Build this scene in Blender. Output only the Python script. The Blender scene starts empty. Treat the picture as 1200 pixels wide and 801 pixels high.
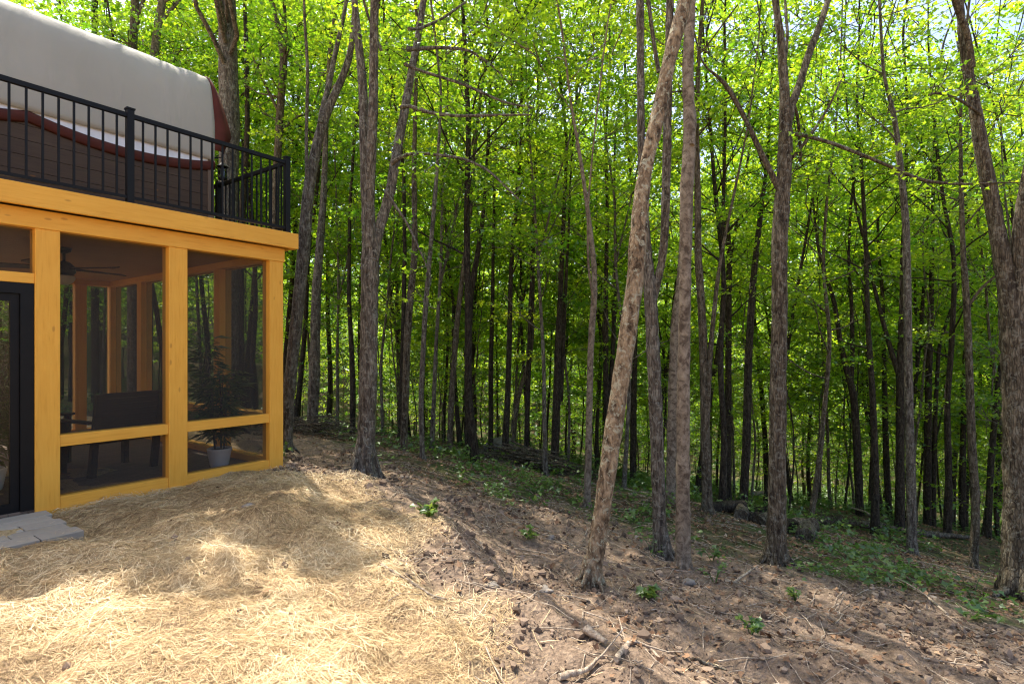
import bpy, bmesh, math, random
import numpy as np
from mathutils import Vector, Matrix

S = bpy.context.scene
COL = S.collection
R = math.radians
rng = np.random.default_rng(11)
random.seed(5)

# ------------------------------------------------------------------ camera, sky, sun, exposure
F = 650.0                       # focal length in pixels of the 1200 px wide photograph
CX, CY = 600.0, 408.0           # vanishing point of the view axis (horizon height)
EYE = np.array([0.0, 0.0, 1.4])
cam = bpy.data.objects.new('camera', bpy.data.cameras.new('camera'))
COL.objects.link(cam)
cam.location = EYE
cam.rotation_euler = (R(90), 0, 0)
cam.data.sensor_width = 36.0
cam.data.lens = 36.0 * F / 1200.0
cam.data.shift_y = 7.5 / 1200.0
cam.data.clip_start = 0.05
cam.data.clip_end = 2000.0
S.camera = cam

SUN_AZ = math.atan2(-0.56, 0.83)     # clockwise from +Y, towards -X
SUN_EL = R(66)
SUN_DIR = np.array([math.sin(SUN_AZ) * math.cos(SUN_EL), math.cos(SUN_AZ) * math.cos(SUN_EL), math.sin(SUN_EL)])
world = bpy.data.worlds.new('World'); S.world = world
world.use_nodes = True
wn = world.node_tree
bg = wn.nodes['Background']
sky = wn.nodes.new('ShaderNodeTexSky')
sky.sky_type = 'NISHITA'; sky.sun_disc = False
sky.sun_elevation = SUN_EL; sky.sun_rotation = SUN_AZ
sky.air_density = 0.75; sky.dust_density = 3.2; sky.ozone_density = 1.0
wn.links.new(sky.outputs[0], bg.inputs[0])
bg.inputs[1].default_value = 0.15
sl = bpy.data.lights.new('sun', 'SUN'); sl.energy = 3.2; sl.angle = R(0.5); sl.color = (1.0, 0.93, 0.82)
sun = bpy.data.objects.new('sun', sl); COL.objects.link(sun)
sun.rotation_euler = Vector(SUN_DIR).to_track_quat('Z', 'Y').to_euler()
S.view_settings.view_transform = 'Standard'
S.view_settings.look = 'None'
S.view_settings.exposure = 1.65
S.view_settings.gamma = 1.0
S.view_settings.use_curve_mapping = False
cy = S.cycles
cy.max_bounces = 8; cy.diffuse_bounces = 4; cy.glossy_bounces = 2; cy.transmission_bounces = 5; cy.transparent_max_bounces = 12
cy.caustics_reflective = False; cy.caustics_refractive = False
cy.sample_clamp_indirect = 4.0
cy.use_denoising = True
cy.filter_width = 1.2

# ------------------------------------------------------------------ small helpers
def tag(o, label=None, cat=None, group=None, kind=None):
    for k, v in (('label', label), ('category', cat), ('group', group), ('kind', kind)):
        if v: o[k] = v
    return o

def empty(name, loc=(0, 0, 0), rotz=0.0, label=None, cat=None, group=None):
    o = bpy.data.objects.new(name, None); COL.objects.link(o)
    o.location = loc; o.rotation_euler = (0, 0, rotz); o.empty_display_size = 0.1
    return tag(o, label, cat, group)

def copy_tree(o, parent=None):
    c = o.copy(); COL.objects.link(c)
    if parent: c.parent = parent
    for ch in list(o.children): copy_tree(ch, c)
    return c

class MB:
    """collects vertices and faces; build() links them as ONE mesh object"""
    def __init__(s): s.v = []; s.n = 0; s.loops = []; s.tot = []; s.attr = []; s.mi = []
    def add(s, verts, faces, val=None, mi=0):
        verts = np.asarray(verts, float).reshape(-1, 3)
        faces = np.asarray(faces, np.int64)
        if len(faces) == 0: return
        s.v.append(verts); s.loops.append((faces + s.n).ravel())
        s.tot.append(np.full(len(faces), faces.shape[1], np.int32))
        s.attr.append(np.zeros(len(faces)) if val is None else np.broadcast_to(np.asarray(val, float), (len(faces),)))
        s.mi.append(np.full(len(faces), mi, np.int32))
        s.n += len(verts)
    def mesh(s, name, mats, smooth=False):
        m = bpy.data.meshes.new(name)
        v = np.concatenate(s.v); lo = np.concatenate(s.loops).astype(np.int32); to = np.concatenate(s.tot)
        m.vertices.add(len(v)); m.vertices.foreach_set('co', v.astype(np.float32).ravel())
        m.loops.add(len(lo)); m.loops.foreach_set('vertex_index', lo)
        st = np.concatenate([[0], np.cumsum(to)[:-1]]).astype(np.int32)
        m.polygons.add(len(to)); m.polygons.foreach_set('loop_start', st)
        if not isinstance(mats, (list, tuple)): mats = [mats]
        for x in mats: m.materials.append(x)
        m.polygons.foreach_set('material_index', np.concatenate(s.mi))
        m.polygons.foreach_set('use_smooth', np.full(len(to), smooth))
        a = m.attributes.new('tint', 'FLOAT', 'FACE'); a.data.foreach_set('value', np.concatenate(s.attr).astype(np.float32))
        m.update(calc_edges=True)
        return m
    def build(s, name, mats, parent=None, smooth=False):
        o = bpy.data.objects.new(name, s.mesh(name, mats, smooth)); COL.objects.link(o)
        if parent: o.parent = parent
        return o
    def box(s, lo, hi, val=0.0, mi=0):
        x0, y0, z0 = lo; x1, y1, z1 = hi
        v = [(x0,y0,z0),(x1,y0,z0),(x1,y1,z0),(x0,y1,z0),(x0,y0,z1),(x1,y0,z1),(x1,y1,z1),(x0,y1,z1)]
        f = [(0,3,2,1),(4,5,6,7),(0,1,5,4),(1,2,6,5),(2,3,7,6),(3,0,4,7)]
        s.add(v, f, val, mi)
    def tube(s, pts, rad, sides=8, rough=0.0, cap=True, val=0.0, mi=0, rg=None):
        pts = np.asarray(pts, float); n = len(pts)
        rad = np.broadcast_to(np.asarray(rad, float), (n,))
        t = np.gradient(pts, axis=0); t /= np.linalg.norm(t, axis=1)[:, None] + 1e-9
        ref = np.array([1.0, 0, 0]) if abs(t[0, 0]) < 0.9 else np.array([0, 1.0, 0])
        u = np.zeros_like(pts)
        for i in range(n):
            ref = ref - t[i] * ref.dot(t[i]); ref /= np.linalg.norm(ref) + 1e-9
            u[i] = ref
        w = np.cross(t, u)
        a = np.linspace(0, 2 * math.pi, sides, endpoint=False)
        rr = rad[:, None] * np.ones((n, sides))
        if rough and rg is not None:
            rr = rr * (1 + rough * rg.standard_normal((n, sides)) + rough * 0.8 * rg.standard_normal((n, 1)) + rough * 0.7 * rg.standard_normal((1, sides)))
        P = pts[:, None, :] + rr[:, :, None] * (np.cos(a)[None, :, None] * u[:, None, :] + np.sin(a)[None, :, None] * w[:, None, :])
        i = np.arange(n - 1)[:, None] * sides; j = np.arange(sides)[None, :]; k = (j + 1) % sides
        q = np.stack([i + j, i + k, i + sides + k, i + sides + j], -1).reshape(-1, 4)
        s.add(P.reshape(-1, 3), q, val, mi)
        if cap:
            s.add(P[0], [list(range(sides))[::-1]], val, mi); s.add(P[-1], [list(range(sides))], val, mi)
    def lathe(s, prof, cx=0, cy=0, sides=24, val=0.0, mi=0):
        a = np.linspace(0, 2 * math.pi, sides, endpoint=False)
        P = np.array([[(cx + r * math.cos(t), cy + r * math.sin(t), z) for t in a] for r, z in prof])
        n = len(prof)
        i = np.arange(n - 1)[:, None] * sides; j = np.arange(sides)[None, :]; k = (j + 1) % sides
        s.add(P.reshape(-1, 3), np.stack([i + j, i + k, i + sides + k, i + sides + j], -1).reshape(-1, 4), val, mi)

def box_part(name, lo, hi, mat, parent, bevel=0.005):
    bm = bmesh.new(); bmesh.ops.create_cube(bm, size=1.0)
    lo = Vector(lo); hi = Vector(hi)
    for v in bm.verts:
        v.co = Vector([lo[i] + (v.co[i] + 0.5) * (hi[i] - lo[i]) for i in range(3)])
    if bevel: bmesh.ops.bevel(bm, geom=list(bm.edges), offset=bevel, segments=2, affect='EDGES', profile=0.6)
    m = bpy.data.meshes.new(name); bm.to_mesh(m); bm.free(); m.materials.append(mat)
    o = bpy.data.objects.new(name, m); COL.objects.link(o)
    if parent: o.parent = parent
    return o

def vnoise(x, y, seed=0):
    """smooth value noise in -1..1"""
    x = np.asarray(x, float); y = np.asarray(y, float)
    xi = np.floor(x).astype(np.int64); yi = np.floor(y).astype(np.int64)
    xf = x - xi; yf = y - yi
    def h(a, b):
        n = (a * 374761393 + b * 668265263 + seed * 1442695041) & 0xFFFFFFFF
        n = ((n ^ (n >> 13)) * 1274126177) & 0xFFFFFFFF
        n = n ^ (n >> 16)
        return (n & 0xFFFF) / 32767.5 - 1.0
    sx = xf * xf * (3 - 2 * xf); sy = yf * yf * (3 - 2 * yf)
    a = h(xi, yi) * (1 - sx) + h(xi + 1, yi) * sx
    b = h(xi, yi + 1) * (1 - sx) + h(xi + 1, yi + 1) * sx
    return a * (1 - sy) + b * sy

def fbm(x, y, seed=0, oct=4):
    s = 0; a = 1; f = 1
    for k in range(oct):
        s = s + a * vnoise(x * f + 7.3 * k, y * f - 3.1 * k, seed + k); a *= 0.5; f *= 2.03
    return s

def sstep(a, b, x):
    t = np.clip((x - a) / (b - a), 0, 1); return t * t * (3 - 2 * t)

# ------------------------------------------------------------------ materials
def mat(name, build):
    m = bpy.data.materials.new(name); m.use_nodes = True
    nt = m.node_tree; nt.nodes.clear()
    out = nt.nodes.new('ShaderNodeOutputMaterial')
    def N(t, **kw):
        n = nt.nodes.new('ShaderNode' + t)
        for k, v in kw.items():
            if k in n.inputs: n.inputs[k].default_value = v
            else: setattr(n, k, v)
        return n
    def L(a, b): nt.links.new(a, b)
    def ramp(fac, stops, interp='LINEAR'):
        r = nt.nodes.new('ShaderNodeValToRGB'); r.color_ramp.interpolation = interp
        e = r.color_ramp.elements
        while len(e) < len(stops): e.new(0.5)
        for el, (p, c) in zip(e, stops):
            el.position = p; el.color = (*c, 1) if len(c) == 3 else c
        if fac is not None: L(fac, r.inputs[0])
        return r.outputs[0]
    def coords(scale, kind='Object'):
        tc = nt.nodes.new('ShaderNodeTexCoord'); mp = nt.nodes.new('ShaderNodeMapping')
        mp.inputs['Scale'].default_value = scale; L(tc.outputs[kind], mp.inputs[0]); return mp.outputs[0]
    def noise(vec, scale, detail=4.0, rough=0.55, dist=0.0):
        n = N('TexNoise'); n.inputs['Scale'].default_value = scale; n.inputs['Detail'].default_value = detail
        n.inputs['Roughness'].default_value = rough; n.inputs['Distortion'].default_value = dist
        if vec is not None: L(vec, n.inputs['Vector'])
        return n.outputs['Fac']
    def voro(vec, scale, feature='F1', rnd=1.0):
        n = N('TexVoronoi'); n.feature = feature; n.inputs['Scale'].default_value = scale; n.inputs['Randomness'].default_value = rnd
        if vec is not None: L(vec, n.inputs['Vector'])
        return n
    def mixc(fac, a, b, mode='MIX'):
        n = nt.nodes.new('ShaderNodeMix'); n.data_type = 'RGBA'; n.blend_type = mode
        if isinstance(fac, (int, float)): n.inputs[0].default_value = fac
        else: L(fac, n.inputs[0])
        for v, i in ((a, 6), (b, 7)):
            if isinstance(v, tuple): n.inputs[i].default_value = (*v, 1)
            else: L(v, n.inputs[i])
        return n.outputs[2]
    def math_(op, a, b=0.0):
        n = nt.nodes.new('ShaderNodeMath'); n.operation = op
        for v, i in ((a, 0), (b, 1)):
            if isinstance(v, (int, float)): n.inputs[i].default_value = v
            else: L(v, n.inputs[i])
        return n.outputs[0]
    def bump(h, strength, dist=0.02):
        b = N('Bump'); b.inputs['Strength'].default_value = strength; b.inputs['Distance'].default_value = dist
        L(h, b.inputs['Height']); return b.outputs[0]
    def attr(nm):
        a = nt.nodes.new('ShaderNodeAttribute'); a.attribute_name = nm; return a.outputs['Fac']
    def principled(color, rough=0.7, normal=None, spec=0.3, metal=0.0):
        p = nt.nodes.new('ShaderNodeBsdfPrincipled')
        if isinstance(color, tuple): p.inputs['Base Color'].default_value = (*color, 1)
        else: L(color, p.inputs['Base Color'])
        if isinstance(rough, (int, float)): p.inputs['Roughness'].default_value = rough
        else: L(rough, p.inputs['Roughness'])
        p.inputs['Specular IOR Level'].default_value = spec; p.inputs['Metallic'].default_value = metal
        if normal is not None: L(normal, p.inputs['Normal'])
        return p.outputs[0]
    class K: pass
    k = K(); k.__dict__.update(nt=nt, N=N, L=L, ramp=ramp, coords=coords, noise=noise, voro=voro, mixc=mixc, math=math_, bump=bump, attr=attr, principled=principled)
    L(build(k), out.inputs[0])
    return m

def leaf_mat(name, dark, mid, light, tdark, tlight, tfac=0.5):
    def b(k):
        t = k.attr('tint')
        oi = k.N('ObjectInfo')
        c = k.ramp(t, [(0, dark), (0.55, mid), (1, light)])
        tc = k.ramp(t, [(0, tdark), (1, tlight)])
        vary = k.ramp(oi.outputs['Random'], [(0, (0.62, 0.72, 0.8)), (0.35, (0.85, 0.92, 0.9)), (0.7, (1.1, 1.06, 1.0)), (1, (1.45, 1.25, 1.0))])  # random tone per plant: species colour, plus lit and dim crowns painted in
        c = k.mixc(1.0, c, vary, 'MULTIPLY'); tc = k.mixc(1.0, tc, vary, 'MULTIPLY')
        d = k.N('BsdfDiffuse'); k.L(c, d.inputs[0])
        tr = k.N('BsdfTranslucent'); k.L(tc, tr.inputs[0])
        m1 = k.N('MixShader'); m1.inputs[0].default_value = tfac
        k.L(d.outputs[0], m1.inputs[1]); k.L(tr.outputs[0], m1.inputs[2])
        g = k.N('BsdfGlossy'); g.inputs['Roughness'].default_value = 0.36; g.inputs[0].default_value = (0.9, 0.95, 0.9, 1)
        m2 = k.N('MixShader'); m2.inputs[0].default_value = 0.055
        k.L(m1.outputs[0], m2.inputs[1]); k.L(g.outputs[0], m2.inputs[2])
        return m2.outputs[0]
    return mat(name, b)

M = {}
M['leaf'] = leaf_mat('maple_leaf', (0.03, 0.09, 0.009), (0.075, 0.17, 0.013), (0.16, 0.26, 0.017), (0.2, 0.46, 0.014), (0.64, 0.8, 0.03), 0.58)
M['leaf_far'] = leaf_mat('far_leaf', (0.03, 0.085, 0.01), (0.07, 0.165, 0.014), (0.15, 0.24, 0.018), (0.24, 0.52, 0.015), (0.7, 0.86, 0.035), 0.6)
M['leaf_darkened'] = leaf_mat('shade_darkened_leaf', (0.025, 0.075, 0.01), (0.05, 0.13, 0.014), (0.11, 0.2, 0.018), (0.2, 0.48, 0.014), (0.62, 0.8, 0.03), 0.55)  # darker leaf copy: shade of the far woods put into the colour
M['herb'] = leaf_mat('ground_herb', (0.045, 0.1, 0.02), (0.08, 0.15, 0.03), (0.15, 0.22, 0.06), (0.14, 0.3, 0.03), (0.32, 0.44, 0.07), 0.4)
M['houseplant'] = leaf_mat('houseplant_leaf', (0.03, 0.06, 0.012), (0.06, 0.1, 0.02), (0.14, 0.16, 0.03), (0.12, 0.2, 0.02), (0.3, 0.36, 0.04), 0.35)

def bark_mat(name, deep, base, pale, patch, patch_amt=0.35, vs=26.0, stretch=0.22, strength=1.0, crk=0.5):
    def b(k):
        v = k.coords((1, 1, stretch)); w = k.coords((1, 1, 1))
        n1 = k.noise(v, vs, 6, 0.62, 0.6)
        vo = k.voro(v, vs * 1.5, 'DISTANCE_TO_EDGE')
        crack = k.ramp(vo.outputs['Distance'], [(0.0, (0, 0, 0)), (0.16, (1, 1, 1))])
        c = k.ramp(n1, [(0.36, deep), (0.5, base), (0.66, pale)])
        c = k.mixc(k.math('MULTIPLY', k.math('SUBTRACT', 1.0, crack), crk), c, deep)
        lich = k.ramp(k.noise(w, 16.0, 5, 0.72, 0.6), [(0.54, (0, 0, 0)), (0.59, (1, 1, 1))])
        c = k.mixc(k.math('MULTIPLY', lich, patch_amt), c, patch)
        big = k.noise(w, 1.3, 2, 0.5)
        c = k.mixc(k.math('MULTIPLY', big, 0.3), c, deep)
        h = k.math('ADD', k.math('MULTIPLY', n1, 0.7), k.math('MULTIPLY', crack, crk))
        return k.principled(c, 0.9, k.bump(h, strength, 0.025), 0.15)
    return mat(name, b)
M['bark_grey'] = bark_mat('grey_furrowed_bark', (0.045, 0.037, 0.028), (0.15, 0.126, 0.098), (0.28, 0.245, 0.19), (0.34, 0.335, 0.27), 0.55, 24.0, 0.22, 0.8)
M['bark_brown'] = bark_mat('brown_furrowed_bark', (0.036, 0.027, 0.019), (0.125, 0.1, 0.066), (0.235, 0.195, 0.135), (0.3, 0.29, 0.23), 0.5, 24.0, 0.22, 0.8)
M['bark_tan'] = bark_mat('tan_flaking_bark', (0.05, 0.035, 0.022), (0.235, 0.17, 0.105), (0.45, 0.35, 0.22), (0.43, 0.42, 0.3), 0.8, 20.0, 0.5, 1.3, 0.12)
M['bark_smooth'] = bark_mat('smooth_pale_bark', (0.08, 0.06, 0.042), (0.22, 0.176, 0.126), (0.33, 0.275, 0.2), (0.085, 0.06, 0.042), 0.65, 14.0, 0.9, 0.7, 0.05)
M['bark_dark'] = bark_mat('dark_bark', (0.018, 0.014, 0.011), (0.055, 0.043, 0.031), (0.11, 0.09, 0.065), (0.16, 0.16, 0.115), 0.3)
M['dead_wood'] = bark_mat('weathered_dead_wood', (0.2, 0.15, 0.105), (0.4, 0.32, 0.235), (0.55, 0.46, 0.35), (0.3, 0.24, 0.17), 0.2, 30.0, 0.5, 0.6, 0.1)

def wood_mat(name, scale, a=(0.78, 0.388, 0.05), b_=(0.85, 0.46, 0.072), c_=(0.64, 0.285, 0.03), rough=0.55):
    def b(k):
        v = k.coords(scale); w = k.coords((1, 1, 1))
        n = k.noise(v, 6.0, 6, 0.6, 0.4)
        c = k.ramp(n, [(0.22, c_), (0.42, a), (0.8, b_)])
        kn = k.voro(k.coords(tuple(0.45 * s ** 0.35 for s in scale)), 9.0)
        c = k.mixc(k.ramp(kn.outputs['Distance'], [(0.0, (0.7, 0.7, 0.7)), (0.07, (0.45, 0.45, 0.45)), (0.11, (0, 0, 0))]), c, (0.36, 0.15, 0.025))
        sp = k.ramp(k.noise(w, 2.2, 3, 0.5), [(0.35, (0, 0, 0)), (0.75, (0.3, 0.3, 0.3))])
        c = k.mixc(sp, c, c_)
        return k.principled(c, rough, k.bump(n, 0.25, 0.006), 0.3)
    return mat(name, b)
M['wood_x'] = wood_mat('stained_timber_lengthwise', (0.6, 9, 9))
M['wood_y'] = wood_mat('stained_timber_inward', (9, 0.6, 9))
M['wood_z'] = wood_mat('stained_timber_upright', (9, 9, 0.6))
M['ceiling_wood'] = wood_mat('porch_ceiling_boards', (0.6, 12, 9), (0.4, 0.2, 0.06), (0.48, 0.26, 0.09), (0.26, 0.12, 0.04))
M['deck_wood'] = wood_mat('deck_boards', (0.6, 9, 9), (0.2, 0.12, 0.06), (0.26, 0.17, 0.09), (0.12, 0.07, 0.04), 0.8)
M['wagon_wood'] = wood_mat('dark_wagon_boards', (0.6, 9, 9), (0.075, 0.048, 0.032), (0.1, 0.065, 0.042), (0.045, 0.028, 0.02), 0.75)
M['post_wood'] = wood_mat('wagon_corner_timber', (9, 9, 0.6), (0.16, 0.11, 0.075), (0.2, 0.145, 0.1), (0.1, 0.07, 0.045), 0.75)
M['chair_wood'] = wood_mat('dark_chair_timber', (0.8, 9, 9), (0.05, 0.026, 0.016), (0.075, 0.04, 0.025), (0.03, 0.016, 0.01), 0.5)
M['black_metal'] = mat('black_powder_coat', lambda k: k.principled(k.ramp(k.noise(k.coords((1, 1, 1)), 14, 3), [(0.3, (0.004, 0.004, 0.0045)), (0.7, (0.006, 0.006, 0.0065))]), 0.5, None, 0.22))
def canvas_b(k):
    v = k.coords((1, 1, 1))
    n = k.noise(v, 1.1, 4, 0.55); f = k.noise(k.coords((1, 1, 0.35)), 3.0, 3, 0.5, 0.6)
    c = k.ramp(n, [(0.3, (0.36, 0.342, 0.295)), (0.7, (0.4, 0.38, 0.33))])
    fine = k.noise(v, 160, 2)
    h = k.math('ADD', k.math('MULTIPLY', f, 1.0), k.math('MULTIPLY', fine, 0.03))
    return k.principled(c, 0.75, k.bump(h, 0.35, 0.06), 0.2)
M['canvas'] = mat('grey_canvas', canvas_b)
M['lining'] = mat('white_lining', lambda k: k.principled(k.ramp(k.noise(k.coords((1, 1, 1)), 9, 3), [(0.3, (0.68, 0.69, 0.72)), (0.7, (0.8, 0.8, 0.82))]), 0.7))
M['maroon'] = mat('maroon_canvas', lambda k: k.principled(k.ramp(k.noise(k.coords((1, 1, 1)), 5, 4), [(0.3, (0.062, 0.016, 0.011)), (0.7, (0.095, 0.024, 0.016))]), 0.75, None, 0.2))
def screen_b(k):
    t = k.N('BsdfTransparent'); t.inputs[0].default_value = (1, 1, 1, 1)
    d = k.N('BsdfDiffuse'); d.inputs[0].default_value = (0.05, 0.048, 0.045, 1)
    w = k.noise(k.coords((1, 1, 1)), 3.0, 2)
    m = k.N('MixShader'); k.L(k.ramp(w, [(0.3, (0.47,) * 3), (0.7, (0.51,) * 3)]), m.inputs[0])
    k.L(t.outputs[0], m.inputs[1]); k.L(d.outputs[0], m.inputs[2]); return m.outputs[0]
M['screen'] = mat('insect_screen', screen_b)
def glass_b(k):
    t = k.N('BsdfTransparent'); t.inputs[0].default_value = (0.72, 0.74, 0.72, 1)
    g = k.N('BsdfGlossy'); g.inputs['Roughness'].default_value = 0.02
    fr = k.N('Fresnel'); fr.inputs[0].default_value = 1.5
    m = k.N('MixShader'); k.L(fr.outputs[0], m.inputs[0]); k.L(t.outputs[0], m.inputs[1]); k.L(g.outputs[0], m.inputs[2]); return m.outputs[0]
M['glass'] = mat('door_glass', glass_b)
def floor_b(k):
    br = k.N('TexBrick'); br.inputs['Scale'].default_value = 4.0
    br.inputs['Color1'].default_value = (0.17, 0.12, 0.09, 1); br.inputs['Color2'].default_value = (0.22, 0.16, 0.12, 1); br.inputs['Mortar'].default_value = (0.09, 0.075, 0.06, 1)
    br.inputs['Mortar Size'].default_value = 0.01
    k.L(k.coords((1, 1, 1)), br.inputs['Vector'])
    return k.principled(br.outputs['Color'], 0.7)
M['porch_floor'] = mat('brown_floor_pavers', floor_b)
def paver_b(k):
    n = k.noise(k.coords((1, 1, 1)), 30, 5, 0.7); t = k.attr('tint')
    c = k.ramp(t, [(0, (0.2, 0.172, 0.14)), (0.5, (0.36, 0.312, 0.25)), (1, (0.52, 0.45, 0.36))])
    c = k.mixc(k.math('MULTIPLY', n, 0.5), c, (0.22, 0.2, 0.17))
    return k.principled(c, 0.9, k.bump(n, 0.5, 0.006), 0.2)
M['paver'] = mat('grey_concrete_paver', paver_b)
M['pot'] = mat('white_glazed_pot', lambda k: k.principled(k.ramp(k.noise(k.coords((1, 1, 1)), 8, 3), [(0.3, (0.74, 0.72, 0.66)), (0.7, (0.82, 0.8, 0.75))]), 0.35))
M['soil'] = mat('potting_soil', lambda k: k.principled(k.ramp(k.noise(k.coords((1, 1, 1)), 60, 4), [(0.3, (0.02, 0.014, 0.01)), (0.7, (0.06, 0.04, 0.03))]), 0.95))
M['cushion'] = mat('beige_cushion', lambda k: k.principled(k.ramp(k.noise(k.coords((1, 1, 1)), 20, 4), [(0.3, (0.5, 0.42, 0.32)), (0.7, (0.6, 0.52, 0.41))]), 0.9))
M['bronze'] = mat('dark_bronze', lambda k: k.principled(k.ramp(k.noise(k.coords((1, 1, 1)), 12, 3), [(0.3, (0.03, 0.02, 0.014)), (0.7, (0.05, 0.034, 0.022))]), 0.4, None, 0.5, 0.5))
M['frosted'] = mat('frosted_lamp_glass', lambda k: k.principled(k.ramp(k.noise(k.coords((1, 1, 1)), 12, 3), [(0.3, (0.66, 0.6, 0.5)), (0.7, (0.74, 0.68, 0.58))]), 0.3))
def straw_b(k):
    t = k.attr('tint')
    c = k.ramp(t, [(0, (0.2, 0.12, 0.055)), (0.3, (0.46, 0.31, 0.145)), (0.7, (0.63, 0.465, 0.25)), (1, (0.78, 0.64, 0.41))])
    return k.principled(c, 0.6, None, 0.35)
M['straw'] = mat('dry_straw', straw_b)
def rubble_b(k):
    t = k.attr('tint')
    c = k.ramp(t, [(0, (0.105, 0.074, 0.052)), (0.6, (0.235, 0.168, 0.117)), (0.95, (0.36, 0.265, 0.185)), (1, (0.42, 0.34, 0.25))])
    return k.principled(c, 0.95, None, 0.1)
M['clod'] = mat('dirt_clod', rubble_b)
def litter_b(k):
    t = k.attr('tint')
    c = k.ramp(t, [(0, (0.08, 0.045, 0.028)), (0.5, (0.2, 0.115, 0.065)), (0.85, (0.33, 0.21, 0.125)), (1, (0.46, 0.36, 0.25))])
    return k.principled(c, 0.85, None, 0.15)
M['litter'] = mat('dead_leaf', litter_b)
def stone_b(k):
    n = k.noise(k.coords((1, 1, 1)), 14, 6, 0.65)
    return k.principled(k.ramp(n, [(0.3, (0.13, 0.11, 0.09)), (0.7, (0.3, 0.265, 0.225))]), 0.9, k.bump(n, 0.6, 0.02), 0.2)
M['stone'] = mat('field_stone', stone_b)
def ground_b(k):
    w = k.coords((1, 1, 1))
    st = k.attr('straw'); fo = k.attr('forest')
    n1 = k.noise(w, 2.3, 7, 0.62); n2 = k.noise(w, 17, 6, 0.7); n3 = k.noise(w, 85, 4, 0.7)
    v = k.voro(w, 38)
    dirt = k.ramp(n2, [(0.3, (0.105, 0.074, 0.052)), (0.5, (0.225, 0.162, 0.114)), (0.7, (0.37, 0.277, 0.195))])
    dirt = k.mixc(k.math('MULTIPLY', n1, 0.4), dirt, (0.16, 0.11, 0.075))
    sw = k.ramp(n3, [(0.25, (0.3, 0.2, 0.1)), (0.5, (0.5, 0.36, 0.19)), (0.75, (0.64, 0.49, 0.28))])
    fl = k.ramp(n2, [(0.3, (0.06, 0.045, 0.03)), (0.55, (0.13, 0.09, 0.055)), (0.72, (0.2, 0.14, 0.085))])
    gr = k.ramp(n3, [(0.3, (0.035, 0.06, 0.016)), (0.7, (0.07, 0.115, 0.03))])
    fl = k.mixc(k.ramp(n1, [(0.42, (0, 0, 0)), (0.58, (0.8, 0.8, 0.8))]), fl, gr)
    c = k.mixc(fo, dirt, fl)
    c = k.mixc(st, c, sw)
    h = k.math('ADD', k.math('MULTIPLY', n2, 0.6), k.math('MULTIPLY', n3, 0.35))
    h = k.math('ADD', h, k.math('MULTIPLY', v.outputs['Distance'], 0.5))
    return k.principled(c, 0.95, k.bump(h, 0.9, 0.035), 0.1)
M['ground'] = mat('earth', ground_b)

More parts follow.
